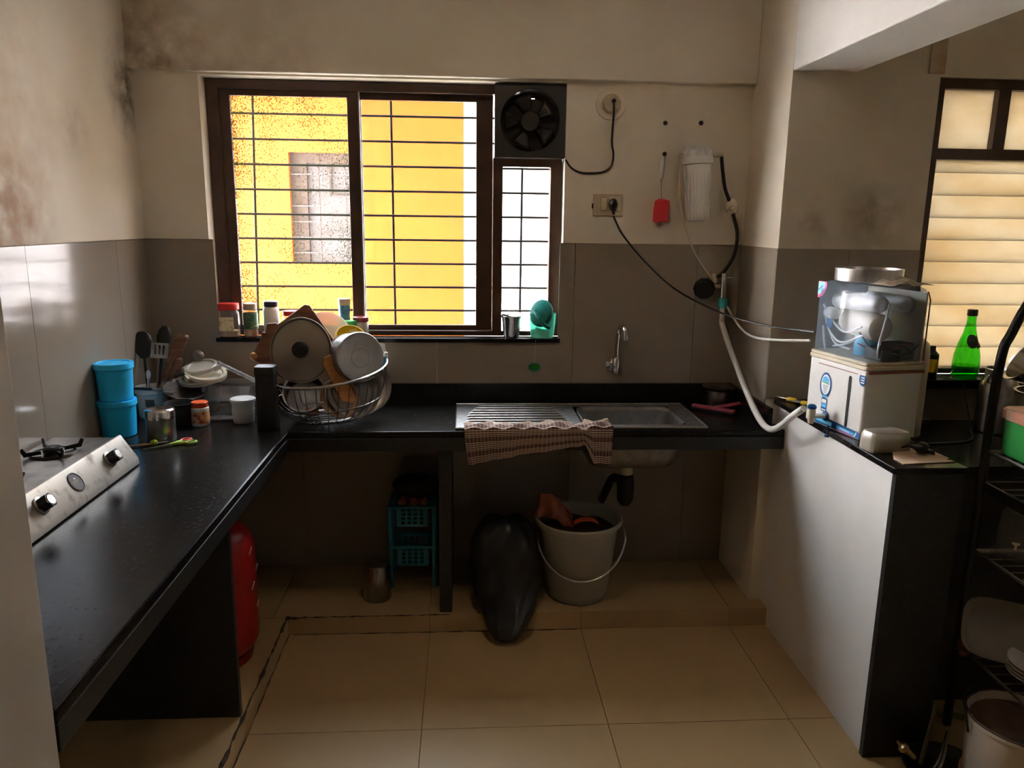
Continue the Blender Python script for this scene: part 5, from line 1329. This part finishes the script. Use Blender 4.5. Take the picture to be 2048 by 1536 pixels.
g = G(); g.ring((0, 0, 0), .014, .0035, 18, 6, at((-.058, -.025, .205), (-.4, 1, 0))); g.build('ring_handle', 'steel_d', dj)
pu = thing('steel_pan', 'large steel pan upright on the utility counter behind the rack', 'pan', (2.03, -0.77, 0.8385))
G().lathe([(0, 0), (.10, 0), (.11, .01), (.115, .19), (.12, .195), (.11, .195), (.105, .012), (0, .01)], 36).build('body', 'steel_d', pu)
tb = thing('steel_bowl', 'big shiny steel bowl tilted on the pan behind the rack post', 'bowl', (1.955, -0.800, 1.170))
G().lathe([(0, -.085), (.05, -.084), (.09, -.060), (.118, -.02), (.130, .025), (.138, .030), (.138, .034), (.128, .030), (.114, -.018), (.086, -.056), (0, -.078)], 44, at((0, 0, 0), (-.72, .30, .62))).build('bowl', 'steel_s', tb)

# metal kitchen rack by the partition end
rk = thing('kitchen_rack', 'black metal kitchen rack with wire-edged shelves at the right edge', 'rack', (1.573, -1.100, 0), (0, 0, math.radians(-2)))
RD, RW = .46, .66
def post(x, y, arch):
    if arch:
        G().tube(spline([(x, y, 0), (x, y, .6), (x, y, 1.16), (x+.025, y, 1.29), (x+.085, y, 1.41), (x+.19, y, 1.475), (x+.33, y, 1.49)], 5), .0135, 10).build('post', 'black', rk)
    else:
        G().tube([(x, y, 0), (x, y, .98)], .0115, 10).build('post', 'black', rk)
post(0, 0, True); post(RW, 0, False); post(RW, -RD, False)
for z, m_, hgt in ((.285, 'steel', .006), (.612, 'steel', .006), (.815, 'black', .018), (.930, 'steel', .005)):
    if hgt > .01:
        G().plate([0, .010, RW-.010, RW], [-RD, -RD+.01, -.012, -.002], z-hgt, z+hgt, {(1, 1)}, 'xy').build('shelf_rail', 'black', rk, bevel=.002)
    else:
        G().tube([(0, -.012, z), (0, -RD, z), (RW, -RD, z), (RW, -.012, z)], hgt, 8, True).build('shelf_rim', m_, rk)
    n_ = 10
    for k in range(n_):
        y = -.03 - k*(RD-.05)/(n_-1)
        G().tube([(0, y, z), (RW, y, z)], .0024, 5).build('shelf_wire', 'steel_d', rk)
gt = thing('green_tub', 'green rectangular tub with peach lid on the top rack shelf', 'tub', (1.652, -1.245, 0.9345), (0, 0, math.radians(-2)))
sq_prof(.072, .125, [(0, 0), (.94, 0), (.97, .004), (1, .112), (0, .112)], 40, 6).build('tub', 'green', gt)
sq_prof(.076, .129, [(.99, .104), (1.02, .106), (1.03, .132), (.98, .137), (0, .139)], 40, 6).build('lid', 'peach', gt)
G().cbox((-.0745, .075, .121), (.006, .030, .034)).build('lid_clip', 'ivory', gt, bevel=.002)
vs = thing('steel_vessel', 'tall dark steel vessel behind the green tub on the rack', 'vessel', (1.905, -1.235, 0.9345))
G().lathe([(0, 0), (.13, 0), (.15, .02), (.155, .16), (.135, .22), (.12, .25), (.135, .30), (.13, .30), (.11, .25), (0, .24)], 40).build('body', 'steel_d', vs)
gj = thing('glass_jar', 'ribbed glass jar standing upside down on a clear dish on the rack', 'jar', (1.650, -1.175, 0.622))
G().lathe([(0, .0), (.055, 0), (.062, .004), (.060, .009), (0, .007)], 36).build('saucer', 'clear_glass', gj)
g = G(); rings = []
for (r_, z, rib) in ((.050, .010, 0), (.050, .05, 0), (.048, .085, .0), (.047, .090, .0015), (.044, .132, .0015), (.042, .138, 0), (.036, .143, 0)):
    rings.append([g.bm.verts.new(((r_+rib*math.cos(24*2*pi*i/96))*math.cos(2*pi*i/96), (r_+rib*math.cos(24*2*pi*i/96))*math.sin(2*pi*i/96), z)) for i in range(96)])
for A_, B_ in zip(rings, rings[1:]):
    for i in range(96):
        j = (i+1) % 96; g.bm.faces.new((A_[i], A_[j], B_[j], B_[i]))
g.bm.faces.new(rings[-1]); g.build('jar', 'clear_glass', gj)
G().prism([(-.011, .010), (.011, .010), (.009, .004), (.003, 0), (.003, -.014), (-.004, -.014), (-.003, 0), (-.010, .004)], 0, .001, at((-.030, -.0415, .050), (-.58, -.80, .02))).build('jar_mark', 'enamel', gj)
cl = thing('plastic_basin', 'cloudy clear plastic basin tilted over the lower rack shelf', 'basin', (1.655, -1.195, 0.372))
g = sq_prof(.115, .090, [(0, -.028), (.86, -.028), (.92, -.022), (1.0, .022), (1.06, .026), (1.06, .029), (.98, .026), (.90, -.018), (0, -.022)], 40, 4)
o = g.build('basin', 'milky', cl); o.rotation_euler = V((-.42, -.62, .66)).to_track_quat('Z', 'Y').to_euler()
wd = thing('wooden_roller', 'brown wooden rolling pin end lying at the lower rack corner', 'rolling pin', (1.560, -1.145, 0.303), (0, 0, .9))
G().lathe([(0, -.05), (.010, -.048), (.012, -.03), (.020, -.02), (.022, .06), (.020, .10), (.012, .11), (.010, .13), (0, .132)], 16, at((0, 0, 0), (1, 0, .0))).build('body', 'wood', wd)
for i in range(4):
    t = thing('white_plate', ('white plate, lowest of the stack on the lower rack shelf', 'white plate, second lowest of the stack on the lower rack shelf', 'white plate, second from top of the stack on the lower rack shelf', 'white plate, top of the stack on the lower rack shelf')[i], 'plate', (1.705, -1.300, .2885+.011*i), (0, 0, 0), 'plates stacked on the lower rack shelf')
    G().lathe([(0, 0), (.06, 0), (.065, .003), (.098, .014), (.10, .016), (.098, .017), (.062, .006), (0, .004)], 40).build('plate', 'white_pl', t)

bu = thing('enamel_bucket', 'cream bucket with scorched brown contents on the floor under the rack', 'bucket', (1.548, -1.425, 0.0))
G().lathe([(0, 0), (.118, 0), (.120, .006), (.130, .235), (.137, .24), (.137, .250), (.129, .252), (.124, .235), (.115, .012), (0, .01)], 44).build('body', 'enamel', bu)
G().lathe([(0, .228), (.123, .230)], 40).build('contents', 'brown_muck', bu)
g = G(); g.ring((0, 0, .2515), .1335, .0038, 44, 6); g.lumps(.003, 40); g.build('scorched_rim', 'brown_muck', bu)
g = G(); g.ring((0, 0, .05), .1255, .005, 44, 6); g.ring((0, 0, .030), .1255, .004, 44, 6); g.build('foot_band', 'wood_l', bu)
G().tube(spline([(-.134, .02, .20), (-.140, .03, .25), (-.10, .10, .270), (0, .14, .272), (.10, .10, .270), (.14, .03, .25), (.134, .02, .20)], 5), .0035, 8).build('bail_handle', 'black', bu)
kp = thing('iron_pan', 'black round iron pan on the floor at the partition foot', 'pan', (1.395, -1.375, 0.0))
G().lathe([(0, 0), (.07, 0), (.10, .02), (.118, .055), (.122, .058), (.114, .056), (.095, .024), (0, .006)], 36).build('pan', 'black', kp)
tg = thing('steel_tongs', 'curved steel tongs lying in the iron pan', 'tongs', (1.345, -1.370, 0.055))
for s_ in (0, 1):
    G().tube(spline([(-.045, -.045-.014*s_, .012), (0, -.02-.014*s_, .030), (.04, .018-.010*s_, .045), (.075, .055, .062), (.09, .068, .070)], 6), .0055, 8).build('arm', 'steel_s', tg)
bf = thing('brass_fitting', 'small brass valve fitting standing in the iron pan', 'fitting', (1.318, -1.330, 0.060))
G().lathe([(0, 0), (.012, 0), (.012, .03), (.016, .032), (.016, .044), (.010, .046), (.006, .052), (.004, .062), (0, .062)], 16, at((0, 0, 0), (-.55, .35, .55))).build('fitting', 'brass', bf)
rd = thing('green_stick', 'thin dark stick leaning up from the iron pan against the partition', 'stick', (1.330, -1.345, 0.03))
G().rod((0, 0, .02), (.085, .085, .155), .0065, 8).build('stick', 'stick', rd)
ch = thing('green_chilli', 'single green chilli on the floor under the kitchen rack', 'chilli', (1.600, -1.105+.03, .012), (0, 0, -.35))
G().tube(spline([(-.04, 0, 0), (-.01, .004, .002), (.025, .002, .002), (.045, -.006, .001)], 5), [.003]+[.010]*14+[.002], 8).build('pod', 'leaf', ch)
G().rod((-.04, 0, 0), (-.055, .004, .004), .002, 6).build('stalk', 'green', ch)
